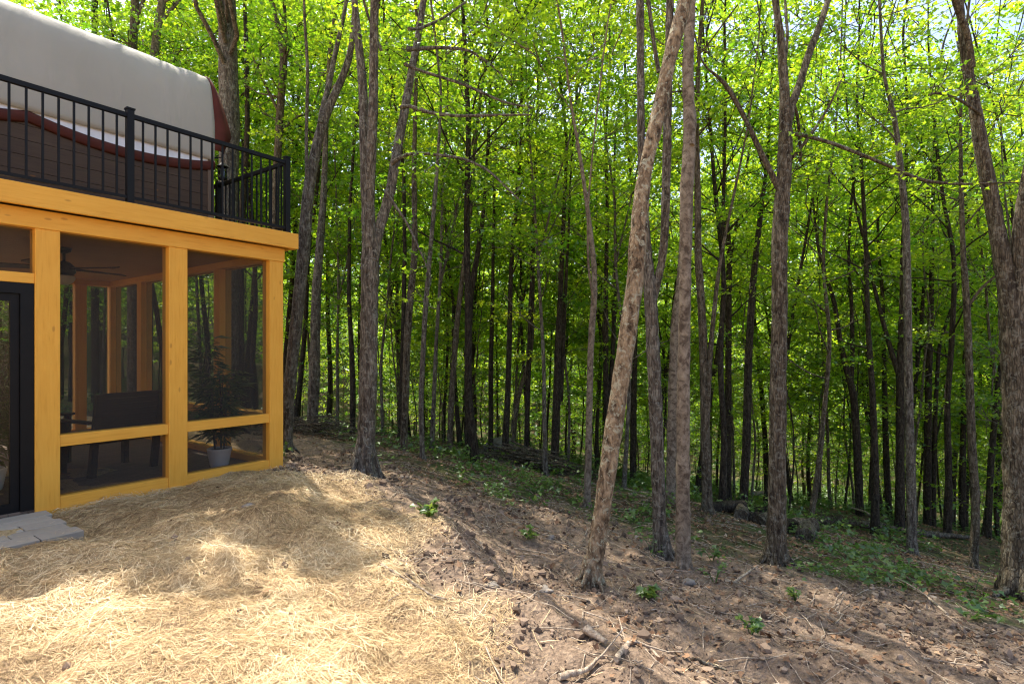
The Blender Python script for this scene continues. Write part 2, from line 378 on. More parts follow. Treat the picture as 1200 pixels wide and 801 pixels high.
# ------------------------------------------------------------------ the traced trees (stem points: pixel x, pixel y, width in pixels, at one depth)
GRP = None
TREES = [
 # name, label, depth, bark, total height, crown base z, crown radius, stems
 ('leaning_tree', 'tan flaky barked tree leaning steeply to the right at the edge of the dirt slope', 4.7, 'bark_tan', 13, 8.5, 1.8,
  [[(693,684,25),(694,672,22),(705,605,21),(720,500,22),(735,400,21),(746,325,20),(748,288,22),(755,210,17),(774,127,17),(789,56,17),(804,4,17),(832,-110,14),(856,-230,10)]]),
 ('smooth_barked_tree', 'straight pale smooth barked tree just right of the leaning tree', 5.8, 'bark_smooth', 15, 9, 1.8,
  [[(801,678,24),(801,662,19),(801,600,17),(802,450,15),(805,300,14),(807,210,16),(811,168,15),(809,75,13),(813,0,12),(818,-120,10)],
   [(811,170,7),(819,130,5),(822,90,3),(830,40,2)]]),
 ('forked_maple', 'grey furrowed tree that forks behind the leaning tree and shows on both its sides', 6.5, 'bark_grey', 16, 8.5, 2.2,
  [[(775,648,25),(774,635,19),(772,600,16),(767,450,16),(762,355,16),(757,290,11),(752,230,9),(750,170,9),(749,80,9),(748,0,9),(745,-110,7)],
   [(763,360,11),(774,310,9),(775,280,10),(774,200,10),(772,100,9),(770,0,8),(772,-100,6)],
   [(772,85,6),(765,50,5),(757,5,5),(748,-60,4)]]),
 ('brown_stemmed_tree', 'smooth brown tree half hidden between the grey forked trunk and the pale smooth trunk', 10, 'bark_smooth', 16, 7, 2.2,
  [[(786,592,16),(786,580,13),(789,450,13),(791,375,11),(796,335,8),(801,250,7),(806,150,6),(808,40,5)]]),
 ('twin_stemmed_tree', 'brown tree splitting low into a thick and a thin upright stem', 10, 'bark_brown', 15, 6, 2.2,
  [[(829,604,16),(829,590,13),(827,525,12),(826,450,11),(824,375,10),(819,300,9),(819,225,8),(818,150,6),(821,60,5)],
   [(827,512,8),(831,415,6),(835,350,5),(839,300,4),(851,230,3),(862,160,2)]]),
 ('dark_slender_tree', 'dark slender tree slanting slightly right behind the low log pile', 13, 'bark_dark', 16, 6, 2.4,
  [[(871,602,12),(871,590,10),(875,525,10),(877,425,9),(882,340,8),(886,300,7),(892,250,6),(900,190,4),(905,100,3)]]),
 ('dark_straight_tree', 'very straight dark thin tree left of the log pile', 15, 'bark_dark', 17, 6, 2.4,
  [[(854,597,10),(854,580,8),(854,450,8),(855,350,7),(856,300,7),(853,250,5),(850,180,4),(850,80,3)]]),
 ('maple_tree', 'large rough barked maple forking high up with a long bare branch to the right', 7.0, 'bark_brown', 17, 8.5, 2.6,
  [[(910,662,32),(910,645,24),(911,550,20),(912,450,19),(914,375,18),(914,281,18),(918,225,18),(921,187,17),(922,142,15),(920,94,11),(916,37,9),(910,0,8),(902,-90,7)],
   [(922,150,11),(930,120,10),(942,97,9),(959,52,9),(979,11,8),(1000,-40,7),(1015,-120,5)],
   [(920,75,5),(929,30,4),(938,0,4),(950,-60,3)],
   [(914,225,9),(907,213,8),(890,187,7),(867,146,6),(845,116,6),(830,107,4),(808,100,2)],
   [(922,158,5),(928,155,4.5),(975,168,4.5),(1027,189,4),(1080,213,4),(1125,217,3),(1170,215,2),(1195,216,1)],
   [(926,118,5),(940,120,4),(957,141,4),(975,165,4)],
   [(924,190,5),(945,165,4),(968,130,3),(985,90,2)]]),
 ('old_maple_tree', 'thick dark trunked old maple at the far right edge splitting into two stems', 7.0, 'bark_brown', 18, 8.0, 2.8,
  [[(1197,702,46),(1197,685,38),(1196,620,33),(1195,550,30),(1193,450,28),(1190,385,28),(1184,340,20),(1177,296,18),(1166,232,16),(1155,176,15),(1149,131,13),(1140,82,11),(1134,40,9),(1132,0,8),(1128,-90,7)],
   [(1191,385,18),(1192,340,15),(1188,262,13),(1194,206,13),(1200,157,12),(1210,60,11),(1216,-60,9)],
   [(1139,80,8),(1130,45,8),(1110,19,7),(1092,0,6),(1065,-50,4)],
   [(1150,135,4),(1120,120,3),(1085,118,3),(1060,128,2)]]),
 ('crooked_tree', 'kinked brown tree standing just left of the thick trunk at the right edge', 11, 'bark_brown', 15, 5.5, 2.2,
  [[(1141,670,12),(1141,655,10),(1144,588,9),(1139,525,9),(1136,431,8),(1133,352,8),(1129,300,6),(1127,230,5),(1126,170,4),(1127,90,3)],
   [(1134,360,4),(1146,331,3),(1162,318,2),(1175,290,1.5)]]),
 ('slim_grey_tree', 'slim grey upright tree in front of the forked black trunk right of the fallen logs', 10, 'bark_grey', 16, 6, 2.2,
  [[(1069,651,14),(1069,638,11),(1068,562,10),(1066,457,9),(1065,352,9),(1064,258,8),(1057,187,7),(1054,150,6),(1050,123,5),(1040,90,4),(1036,0,3)]]),
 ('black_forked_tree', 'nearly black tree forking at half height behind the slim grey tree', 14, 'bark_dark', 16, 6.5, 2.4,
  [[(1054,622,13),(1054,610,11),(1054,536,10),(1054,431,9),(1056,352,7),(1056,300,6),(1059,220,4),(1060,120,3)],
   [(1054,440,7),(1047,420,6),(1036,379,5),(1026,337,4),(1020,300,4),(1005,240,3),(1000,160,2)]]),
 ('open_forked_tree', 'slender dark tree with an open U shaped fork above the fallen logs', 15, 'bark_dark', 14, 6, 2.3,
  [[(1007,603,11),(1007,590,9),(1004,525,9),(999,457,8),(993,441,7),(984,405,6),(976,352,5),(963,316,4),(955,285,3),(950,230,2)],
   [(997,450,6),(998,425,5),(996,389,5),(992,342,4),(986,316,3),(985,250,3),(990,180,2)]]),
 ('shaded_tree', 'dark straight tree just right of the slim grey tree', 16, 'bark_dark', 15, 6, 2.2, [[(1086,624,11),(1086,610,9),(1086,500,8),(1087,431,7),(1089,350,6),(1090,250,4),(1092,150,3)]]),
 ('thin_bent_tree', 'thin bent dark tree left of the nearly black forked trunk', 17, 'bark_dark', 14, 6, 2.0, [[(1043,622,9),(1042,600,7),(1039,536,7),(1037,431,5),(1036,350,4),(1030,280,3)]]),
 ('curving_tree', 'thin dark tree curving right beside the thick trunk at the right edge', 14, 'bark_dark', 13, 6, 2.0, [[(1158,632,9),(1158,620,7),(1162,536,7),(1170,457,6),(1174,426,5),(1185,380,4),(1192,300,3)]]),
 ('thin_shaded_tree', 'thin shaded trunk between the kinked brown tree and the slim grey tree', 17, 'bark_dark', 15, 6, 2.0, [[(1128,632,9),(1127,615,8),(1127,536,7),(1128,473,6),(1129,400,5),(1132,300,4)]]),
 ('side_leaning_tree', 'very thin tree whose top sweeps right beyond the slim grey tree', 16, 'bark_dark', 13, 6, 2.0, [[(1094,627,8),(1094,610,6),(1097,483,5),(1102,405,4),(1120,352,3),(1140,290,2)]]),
 ('triple_stemmed_tree', 'large grey tree right of the porch dividing into three tall stems', 7.2, 'bark_grey', 17, 8.5, 2.8,
  [[(427,560,38),(427,548,28),(429,510,21),(431,440,21),(432,370,21),(433,310,22),(432,285,18),(430,255,15),(428,225,14),(425,150,12),(423,94,11),(417,37,9),(413,0,8),(405,-90,7)],
   [(434,290,15),(434,240,12),(436,205,12),(440,169,12),(444,112,11),(447,56,10),(451,0,9),(458,-100,8)],
   [(436,305,16),(440,280,14),(446,255,13),(453,225,13),(458,180,12),(468,112,11),(475,56,10),(481,7,9),(492,-90,8)],
   [(470,126,6),(474,124,5),(506,139,5),(536,148,4),(589,153,3),(620,160,2)],
   [(459,192,6),(468,185,5),(487,183,4),(544,193,3.5),(573,210,3),(607,247,2)],
   [(477,58,7),(484,55,6),(510,47,5),(549,43,4),(577,56,3),(600,72,2)],
   [(474,75,5),(482,79,4),(543,97,3.5),(592,118,3),(626,122,2)],
   [(479,34,5),(486,28,4),(514,0,3.5),(540,-40,3)],
   [(452,225,4),(478,262,3),(497,300,2.5),(510,330,1.5)],
   [(447,60,4),(432,20,3),(428,-20,3)]]),
 ('grey_tree', 'mid sized grey tree seen between the porch corner and the three stemmed tree', 12, 'bark_grey', 16, 7, 2.3, [[(366,508,18),(366,495,14),(368,440,13),(369,387,12),(370,335,11),(373,296,10),(378,225,8),(380,150,6),(384,60,5)]]),
 ('swaying_tree', 'grey tree at the porch corner leaning right and forking high up', 9, 'bark_grey', 15, 7.5, 2.4,
  [[(336,530,15),(336,515,13),(339,450,14),(346,387,15),(351,335,15),(355,296,15),(359,232,14),(365,195,13),(374,150,12),(383,124,11),(398,94,9),(410,60,8),(413,22,6),(416,-50,5)],
   [(376,145,8),(376,120,7),(379,105,7),(383,56,6),(390,0,5),(396,-70,4)],
   [(360,215,5),(361,168,4),(367,86,4),(367,30,3),(374,10,3)]]),
 ('thick_trunked_tree', 'thick grey trunk rising directly behind the end of the canvas tent', 11, 'bark_grey', 17, 8.6, 3.0, [[(268,500,26),(267,400,23),(266,258,23),(267,206,23),(269,150,24),(267,105,23),(266,56,22),(264,0,22),(262,-100,18)]]),
 ('screened_tree', 'trunk seen through the porch screen left of the corner post', 14, 'bark_dark', 15, 8, 2.2, [[(282,500,11),(281,440,10),(281,316,9),(283,240,8),(288,150,6)]]),
 ('branchy_tree', 'dark forking tree above the deck railing corner', 13, 'bark_brown', 15, 7, 2.4,
  [[(320,500,10),(321,400,9),(322,243,9),(325,184,9),(329,112,9),(333,67,9),(324,22,6),(315,-5,5),(305,-60,4)],
   [(333,70,6),(337,37,4),(339,0,4),(342,-50,3)], [(326,160,4),(340,130,3),(350,118,2)], [(326,130,4),(312,100,3),(300,70,2)]]),
 ('tree_behind_tent', 'forked trunk rising above the left part of the tent roof', 14, 'bark_brown', 16, 8, 2.4, [[(155,480,12),(154,250,10),(155,45,9),(157,0,9),(158,-90,7)], [(156,40,6),(168,10,5),(176,-40,4)]]),
 ('pale_tree_behind_tent', 'paler leaning trunk rising above the middle of the tent roof', 14.5, 'bark_smooth', 16, 8, 2.4, [[(172,480,12),(174,250,10),(180,56,9),(185,17,9),(190,-10,8),(203,-80,6)], [(184,30,5),(196,5,4),(206,-30,3)]]),
 ('thin_tree_behind_tent', 'thin dark trunk above the left part of the tent roof', 16, 'bark_dark', 16, 8, 2.2, [[(112,480,9),(113,200,8),(114,20,7),(116,-60,5)]]),
 ('rough_tree', 'brown rough trunk second to the right of the three stemmed tree', 11, 'bark_brown', 16, 6.5, 2.2, [[(473,534,12),(473,520,9),(476,457,9),(477,405,9),(481,352,9),(487,300,8),(486,200,6),(488,120,5),(492,40,4)]]),
 ('shadowed_tree', 'thin dark trunk hugging the left side of a brown rough trunk', 13, 'bark_dark', 15, 6.5, 2.0, [[(469,516,8),(469,500,6),(471,440,6),(474,300,5),(473,200,4)]]),
 ('slender_grey_tree', 'slender grey tree standing foremost in the gap right of the brown rough trunk', 10, 'bark_grey', 14, 6, 2.0, [[(495,540,8),(495,530,6.5),(493,475,6.5),(497,387,6),(500,345,6),(504,300,5.5),(510,230,5),(513,190,4),(518,110,3)]]),
 ('half_hidden_tree', 'dark trunk half hidden just left of the three stemmed tree', 14, 'bark_dark', 15, 6.5, 2.0, [[(413,513,9),(413,500,7),(414,457,7),(412,405,6),(409,350,5),(410,250,4)]]),
 ('right_slanting_tree', 'dark trunk slanting right with its foot left of the brush heap', 13, 'bark_brown', 15, 6.5, 2.2, [[(527,532,9),(527,520,7.5),(529,469,7),(534,394,7),(540,337,6),(545,300,6),(551,250,5),(556,170,4)]]),
 ('stout_dark_tree', 'stouter dark trunk next right to the slanting one near the brush heap', 13, 'bark_dark', 15, 6.5, 2.2, [[(549,537,11),(549,525,9),(548,469,9),(549,405,9),(551,345,8),(559,304,7),(566,260,5),(572,180,4)]]),
 ('thin_upright_tree', 'thin upright trunk rising from the left end of the brush heap', 16, 'bark_dark', 15, 6.5, 2.0, [[(575,530,7.5),(575,500,6),(575,431,6),(577,356,5),(578,280,4),(580,180,3)]]),
 ('kneed_tree', 'thin trunk with a bent knee rising behind the brush heap', 16, 'bark_brown', 14, 6.5, 2.0, [[(602,527,8),(602,510,6),(605,476,6),(611,450,6),(620,427,6),(624,394,5),(625,319,4),(622,230,3)]]),
 ('brush_heap_tree', 'straight dark trunk at the right end of the brush heap', 15, 'bark_dark', 15, 6.5, 2.2, [[(617,541,8),(617,520,6.5),(618,469,6.5),(621,394,6.5),(623,337,6),(626,250,5),(628,170,3)]]),
 ('sturdy_dark_tree', 'sturdy dark trunk standing alone between the brush heap and the leaning tree', 14, 'bark_dark', 16, 6.5, 2.4, [[(650,555,13),(650,540,10.5),(652,469,9.5),(654,394,8),(657,337,6),(660,260,5),(664,170,4)], [(657,470,6),(659,431,5.5),(663,349,5),(668,270,3)]]),
 ('curved_tree', 'slim curving tree with a thin side stem just left of the leaning tree', 9, 'bark_smooth', 13, 5.2, 2.0,
  [[(688,596,11),(688,583,9),(690,525,8),(691,469,8),(693,394,8),(697,349,8),(698,330,7),(696,300,6.5),(689,240,5.5),(681,183,4.5),(670,120,3)], [(696,352,4),(693,345,3),(688,322,3),(686,300,3),(684,250,2.5),(688,190,2)]]),
 ('hidden_dark_tree', 'dark trunk mostly hidden behind the leaning tree', 15, 'bark_dark', 15, 6.5, 2.2, [[(713,565,8),(712,540,7),(710,425,7),(710,340,6),(712,250,4)], [(712,500,6),(720,400,5.5),(725,300,5),(726,200,3)]]),
 ('distant_dark_tree', 'dark trunk glimpsed between the leaning tree and the grey forked trunk', 16, 'bark_dark', 15, 6.5, 2.2, [[(742,570,9),(742,550,8),(743,450,7),(745,350,6),(745,250,4)]]),
]

def pw(px, py, d):          # a point of the picture at a known distance
    return np.array([(px - CX) / F * d, d, EYE[2] - (py - CY) / F * d])

# ------------------------------------------------------------------ terrain heights
ctrl = [(0,0,-.2),(-3,0,.0),(3,0,-.75),(-2.5,6.3,0),(-4.2,4.2,0),(-3.2,5.3,.0),(-6.5,9.2,-.1),(-1.9,4.8,.02),(-2.0,3.0,-.1),(-1.05,5.3,-.14),
        (.2,3,-.36),(1.2,3,-.55),(3.6,3.9,-1.0),(-9,6,.1),(-12,12,0),(-4.5,15,-.85),(-13.8,30,-2.3),(-9.2,30,-2.85),(0,30,-4.9),(9.2,30,-6.1),(18.5,30,-7.2),(25,30,-7.8),
        (-27,60,-5),(0,60,-10),(37,60,-13),(60,60,-15),(0,-10,.3),(-8,-8,.6),(8,-8,-1.6),(12,6,-2.9),(20,10,-4.8),(14,14,-4.4),(6,14,-2.85),(-25,10,0.5),(-30,-10,1.5),(25,-10,-4)]
for T in TREES:
    s0 = T[7][0][0]
    if s0[1] >= 505 and T[0] not in ('thick_trunked_tree', 'screened_tree'):
        ctrl.append(tuple(pw(s0[0], s0[1] - 2, T[2])))
ctrl = np.array(ctrl, float)
SC = 10.0
def _U(r): return np.where(r > 1e-9, r * r * np.log(r + 1e-12), 0.0)
_c = ctrl[:, :2] / SC; _n = len(_c)
_K = _U(np.linalg.norm(_c[:, None] - _c[None], axis=-1)) + 0.0025 * np.eye(_n)
_P = np.c_[np.ones(_n), _c]
_A = np.block([[_K, _P], [_P.T, np.zeros((3, 3))]])
_w = np.linalg.solve(_A, np.r_[ctrl[:, 2], 0, 0, 0])
def zbase(x, y):
    x = np.asarray(x, float); y = np.asarray(y, float)
    rr = np.sqrt(x * x + y * y) + 1e-9
    k = np.minimum(1.0, 65.0 / rr)
    xc, yc = x * k, np.maximum(y * k, -14)
    shp = xc.shape; xf = xc.ravel() / SC; yf = yc.ravel() / SC
    out = np.empty(len(xf))
    for a in range(0, len(xf), 40000):
        q = np.stack([xf[a:a + 40000], yf[a:a + 40000]], 1)
        d = np.linalg.norm(q[:, None] - _c[None], axis=-1)
        out[a:a + 40000] = _U(d) @ _w[:_n] + _w[_n] + q @ _w[_n + 1:]
    z = out.reshape(shp)
    return z + np.clip(rr - 66, 0, None) * 0.55 * np.exp(-np.clip(rr - 66, 0, None) / 160)

def at(px, py):             # where the sight line through a pixel meets the ground
    d = np.linspace(1.0, 70, 1400)
    X = (px - CX) / F * d; Z = EYE[2] - (py - CY) / F * d
    g = Z - zbase(X, d)
    i = np.argmax(g < 0) if (g < 0).any() else len(d) - 1
    return np.array([X[i], d[i], zbase(X[i], d[i]).item()])

def inside(poly, x, y):
    x = np.asarray(x); r = np.zeros(x.shape, bool); n = len(poly)
    for i in range(n):
        x0, y0 = poly[i]; x1, y1 = poly[(i + 1) % n]
        c = ((y0 > y) != (y1 > y)) & (x < (x1 - x0) * (y - y0) / (y1 - y0 + 1e-12) + x0)
        r ^= c
    return r

def polydist(line, x, y):   # signed side distance of a polyline (positive = to the right of its direction)
    x = np.asarray(x, float); y = np.asarray(y, float)
    best = np.full(x.shape, 1e9); sgn = np.zeros(x.shape)
    for (x0, y0), (x1, y1) in zip(line[:-1], line[1:]):
        dx, dy = x1 - x0, y1 - y0; L2 = dx * dx + dy * dy
        t = np.clip(((x - x0) * dx + (y - y0) * dy) / L2, 0, 1)
        ex, ey = x - x0 - t * dx, y - y0 - t * dy
        d = np.hypot(ex, ey); cr = dx * (y - y0) - dy * (x - x0)
        m = d < best
        best = np.where(m, d, best); sgn = np.where(m, -np.sign(cr), sgn)
    return best * sgn

STRAW_EDGE = [tuple(at(*p)[:2]) for p in ((318, 552), (400, 566), (455, 585), (478, 640), (508, 720), (545, 800))] + [(-0.2, 1.6), (-0.1, -3)]
STRAW_EDGE = [(-6.5, 13.0)] + STRAW_EDGE
FOREST_EDGE = [(-9, 12.5)] + [tuple(at(*p)[:2]) for p in ((380, 520), (470, 556), (560, 582), (680, 600), (760, 622), (880, 655), (1000, 690), (1200, 738))] + [(9, 4.5), (16, 1)]

def zones(x, y):
    nz = fbm(x * 1.6, y * 1.6, 21, 3)
    st = sstep(-0.35, 0.35, polydist(STRAW_EDGE, x, y) + 0.28 * nz)
    fo = sstep(-0.5, 0.6, -polydist(FOREST_EDGE, x, y) + 0.5 * nz)
    fo = np.where(np.asarray(y) > 16, 1.0, fo)
    st = st * (1 - fo)
    return st, fo

def zground(x, y, detail=True):
    z = zbase(x, y)
    if detail:
        x = np.asarray(x, float); y = np.asarray(y, float)
        r = np.hypot(x, y); fade = np.clip(1.4 - r / 22, 0, 1)
        st, fo = zones(x, y)
        lump = (0.05 * fbm(x * 1.3, y * 1.3, 3, 3) + 0.022 * st * fbm(x * 2.9, y * 2.9, 13, 3)) * fade
        clod = (0.036 * fbm(x * 5, y * 5, 8, 4) + 0.02 * np.abs(fbm(x * 15, y * 15, 9, 2))) * np.clip(1.3 - r / 11, 0, 1)
        z = z + lump + clod * (1 - 0.45 * st) * (1 - 0.4 * fo)
        # furrows left by a machine along the slope
        z = z + 0.045 * np.sin((x * 0.75 + y * 0.66) * 5.2 + 1.5 * fbm(x * 0.6, y * 0.6, 31, 2)) * (1 - st) * (1 - fo) * fade
    return z

def axis(parts):
    out = []
    for a, b, s in parts: out.append(np.arange(a, b, s))
    return np.concatenate(out + [[parts[-1][1]]])
gx = axis([(-420, -60, 15), (-60, -16, 2.0), (-16, -7, 0.3), (-7, 7.6, 0.036), (7.6, 20, 0.3), (20, 60, 2.0), (60, 420, 15)])
gy = axis([(-120, -10, 10), (-10, 0.8, 0.5), (0.8, 3.2, 0.025), (3.2, 9, 0.036), (9, 15, 0.08), (15, 40, 0.5), (40, 90, 2.0), (90, 450, 15)])
GX, GY = np.meshgrid(gx, gy)
GZ = zground(GX, GY)
g = MB(); nx, ny = len(gx), len(gy)
ii = np.arange(ny - 1)[:, None] * nx + np.arange(nx - 1)[None, :]
g.add(np.stack([GX, GY, GZ], -1).reshape(-1, 3), np.stack([ii, ii + 1, ii + nx + 1, ii + nx], -1).reshape(-1, 4))
ground = g.build('ground', M['ground'], None, True)
tag(ground, kind='structure')
st, fo = zones(GX, GY)
for nm, arr in (('straw', st), ('forest', fo)):
    a = ground.data.attributes.new(nm, 'FLOAT', 'POINT'); a.data.foreach_set('value', arr.astype(np.float32).ravel())

# ------------------------------------------------------------------ leaves
LEAF6 = np.array([(0, 0, 0), (-.5, .3, .07), (-.2, .52, .02), (0, 1.0, -.06), (.2, .52, .02), (.5, .3, .07)], float)
TRI6 = np.array([(0, 2, 1), (0, 3, 2), (0, 4, 3), (0, 5, 4)])
LEAF4 = np.array([(0, 0, 0), (-.42, .45, .08), (0, 1, -.05), (.42, .45, .08)], float)
TRI4 = np.array([(0, 2, 1), (0, 3, 2)])

def nrm(a): return a / (np.linalg.norm(a, axis=-1, keepdims=True) + 1e-9)

def leaves_at(mb, P, out, size, rg, simple=False, up=1.0, tint=None, spread=0.55):
    """one leaf per point of P; OUT are outward directions"""
    n = len(P)
    if n == 0: return
    nor = nrm(np.array([0, 0, up]) + spread * rg.standard_normal((n, 3)))
    ax = out + 0.9 * rg.standard_normal((n, 3)); ax[:, 2] -= 0.25
    ax = nrm(ax - nor * (ax * nor).sum(-1, keepdims=True)); bx = np.cross(ax, nor)
    s = size * rg.uniform(0.65, 1.25, n)
    shp, tri = (LEAF4, TRI4) if simple else (LEAF6, TRI6)
    V = P[:, None, :] + s[:, None, None] * (shp[None, :, 0:1] * bx[:, None] + (shp[None, :, 1:2] - 0.3) * ax[:, None] + shp[None, :, 2:3] * nor[:, None])
    m = len(shp)
    Fc = (np.arange(n)[:, None, None] * m + tri[None]).reshape(-1, 3)
    t = rg.uniform(0, 1, n) if tint is None else np.clip(tint + rg.normal(0, 0.2, n), 0, 1)
    mb.add(V.reshape(-1, 3), Fc, np.repeat(t, len(tri)))

# where sunlight should reach the clearing: leaf sprays standing in the sun's way of this ground are left out (gaps cut into the crowns for sun and dapples)
LIT = [tuple(at(*p)[:2]) for p in ((-150, 720), (200, 690), (350, 640), (470, 615), (560, 640), (650, 690), (770, 801))] + [(1.6, 1.2), (0.8, -4), (-7, -4), (-7, 3)]
SHADE = [tuple(at(*p)[:2]) for p in ((430, 572), (560, 632), (660, 692), (790, 801), (1010, 801), (850, 712), (715, 645), (560, 588))]
def sun_open(P):
    k = (P[:, 2] + 0.35) / SUN_DIR[2]
    gx_, gy_ = P[:, 0] - SUN_DIR[0] * k, P[:, 1] - SUN_DIR[1] * k
    lit = np.zeros(len(P), bool)
    for ox, oy in ((0, 0), (.55, 0), (-.55, 0), (0, .55), (0, -.55)): lit |= inside(LIT, gx_ + ox, gy_ + oy)
    hole = fbm(gx_ * 1.0, gy_ * 1.0, 77, 3)
    near = gy_ < 14
    return (lit & (hole < 0.75)) | (near & (hole > 0.4) & ~inside(SHADE, gx_, gy_))

def spray_leaves(mb, C, D, size, nleaf, leaf, rg, simple, tint):
    """flat layered sprays of leaves: centres C, outward directions D"""
    n = len(C)
    if n == 0: return
    D = D.copy(); D[:, 2] *= 0.4; D = nrm(D)
    side = nrm(np.cross(D, np.array([0, 0, 1.0]))); upv = np.cross(side, D)
    u = rg.uniform(-0.7, 1.0, (n, nleaf)); v = rg.normal(0, 0.33, (n, nleaf)) * (1.15 - 0.5 * np.abs(u)); w = rg.normal(0, 0.07, (n, nleaf)) - 0.14 * u * u
    s = np.broadcast_to(size, (n,))[:, None, None]
    P = C[:, None] + s * (u[..., None] * D[:, None] + v[..., None] * side[:, None] + w[..., None] * upv[:, None])
    O = D[:, None] * 0.9 + np.sign(v)[..., None] * 0.6 * side[:, None]
    t = np.repeat(np.clip(tint + rg.normal(0, 0.24, n), 0, 1), nleaf)
    leaves_at(mb, P.reshape(-1, 3), O.reshape(-1, 3), leaf, rg, simple, 1.0, t)

def limb(p0, direction, length, rg, n=7, curve_up=0.25):
    d = direction / np.linalg.norm(direction); pts = [np.array(p0)]
    for i in range(n - 1):
        d = d + rg.normal(0, 0.13, 3) + np.array([0, 0, curve_up / n]); d /= np.linalg.norm(d)
        pts.append(pts[-1] + d * length / (n - 1))
    return np.array(pts)

def grow_crown(wood, leaf_mb, stems, z0, Rc, rg, dens=1.0, leaf=0.12, nleaf=26, simple=False, open_sun=None, tint=0.5, low_r=0.014, limb_gap=0.42, spray=0.62, thin_above=99.0):
    """limbs off the stems above z0, sprays of leaves on the limbs; STEMS are (points, radii)"""
    Cs, Ds = [], []
    for pts, rad in stems:
        seg = np.r_[0, np.cumsum(np.linalg.norm(np.diff(pts, axis=0), axis=1))]
        L = seg[-1]; s = 0.0; ztop = pts[:, 2].max()
        az = rg.uniform(0, 6.28)
        while s < L:
            p = np.array([np.interp(s, seg, pts[:, i]) for i in range(3)]); r0 = np.interp(s, seg, rad)
            if p[2] > z0 and not (p[2] > thin_above and rg.uniform() < 0.78):
                h = (p[2] - z0) / max(0.5, ztop - z0)
                shape = (0.55 + 1.0 * min(h * 2.2, 1.0)) * (1.08 - 0.62 * h ** 2)
                ln = Rc * shape * rg.uniform(0.65, 1.15)
                az += 2.4 + rg.normal(0, 0.5)
                el = R(rg.uniform(8, 38) + 22 * h)
                d = np.array([math.cos(az) * math.cos(el), math.sin(az) * math.cos(el), math.sin(el)])
                lp = limb(p, d, ln, rg)
                wood.tube(lp, np.linspace(min(r0 * 0.45, 0.022 + 0.006 * ln), 0.004, len(lp)), 5, cap=False)
                for q in range(max(3, int(ln / 0.36 * dens))):
                    f = rg.uniform(0.22, 1.0) ** 0.7; k = min(int(f * (len(lp) - 1)), len(lp) - 2)
                    b0 = lp[k] + (lp[k + 1] - lp[k]) * (f * (len(lp) - 1) - k)
                    dd = lp[k + 1] - lp[k]; dd = dd / np.linalg.norm(dd) + rg.normal(0, 0.75, 3) * np.array([1, 1, 0.45]); dd /= np.linalg.norm(dd)
                    sl_ = rg.uniform(0.3, 0.95) * (0.5 + 0.22 * ln)
                    e = b0 + dd * sl_
                    if low_r: wood.tube(np.array([b0, b0 + dd * sl_ * 0.55 + rg.normal(0, 0.03, 3), e]), np.array([low_r, low_r * 0.7, 0.004]), 3, cap=False)
                    Cs.append(e); Ds.append(dd)
            s += limb_gap * rg.uniform(0.6, 1.5) / dens ** 0.5 * (1 + 1.6 * max(0, (s / L - 0.55)))
        Cs.append(pts[-1]); Ds.append(np.array([0.3, 0.1, 1.0]))
    C = np.array(Cs); D = np.array(Ds)
    if open_sun is not None:
        keep = ~open_sun(C)
        C, D = C[keep], D[keep]
    if len(C): spray_leaves(leaf_mb, C, D, rg.uniform(0.75, 1.3, len(C)) * spray, nleaf, leaf, rg, simple, tint)

def smooth_path(P, W, step):
    seg = np.r_[0, np.cumsum(np.linalg.norm(np.diff(P, axis=0), axis=1))]
    n = max(3, int(seg[-1] / step)); s = np.linspace(0, seg[-1], n)
    Q = np.stack([np.interp(s, seg, P[:, i]) for i in range(3)], 1); w = np.interp(s, seg, W)
    for _ in range(2):
        Q[1:-1] = 0.25 * Q[:-2] + 0.5 * Q[1:-1] + 0.25 * Q[2:]
    return Q, w

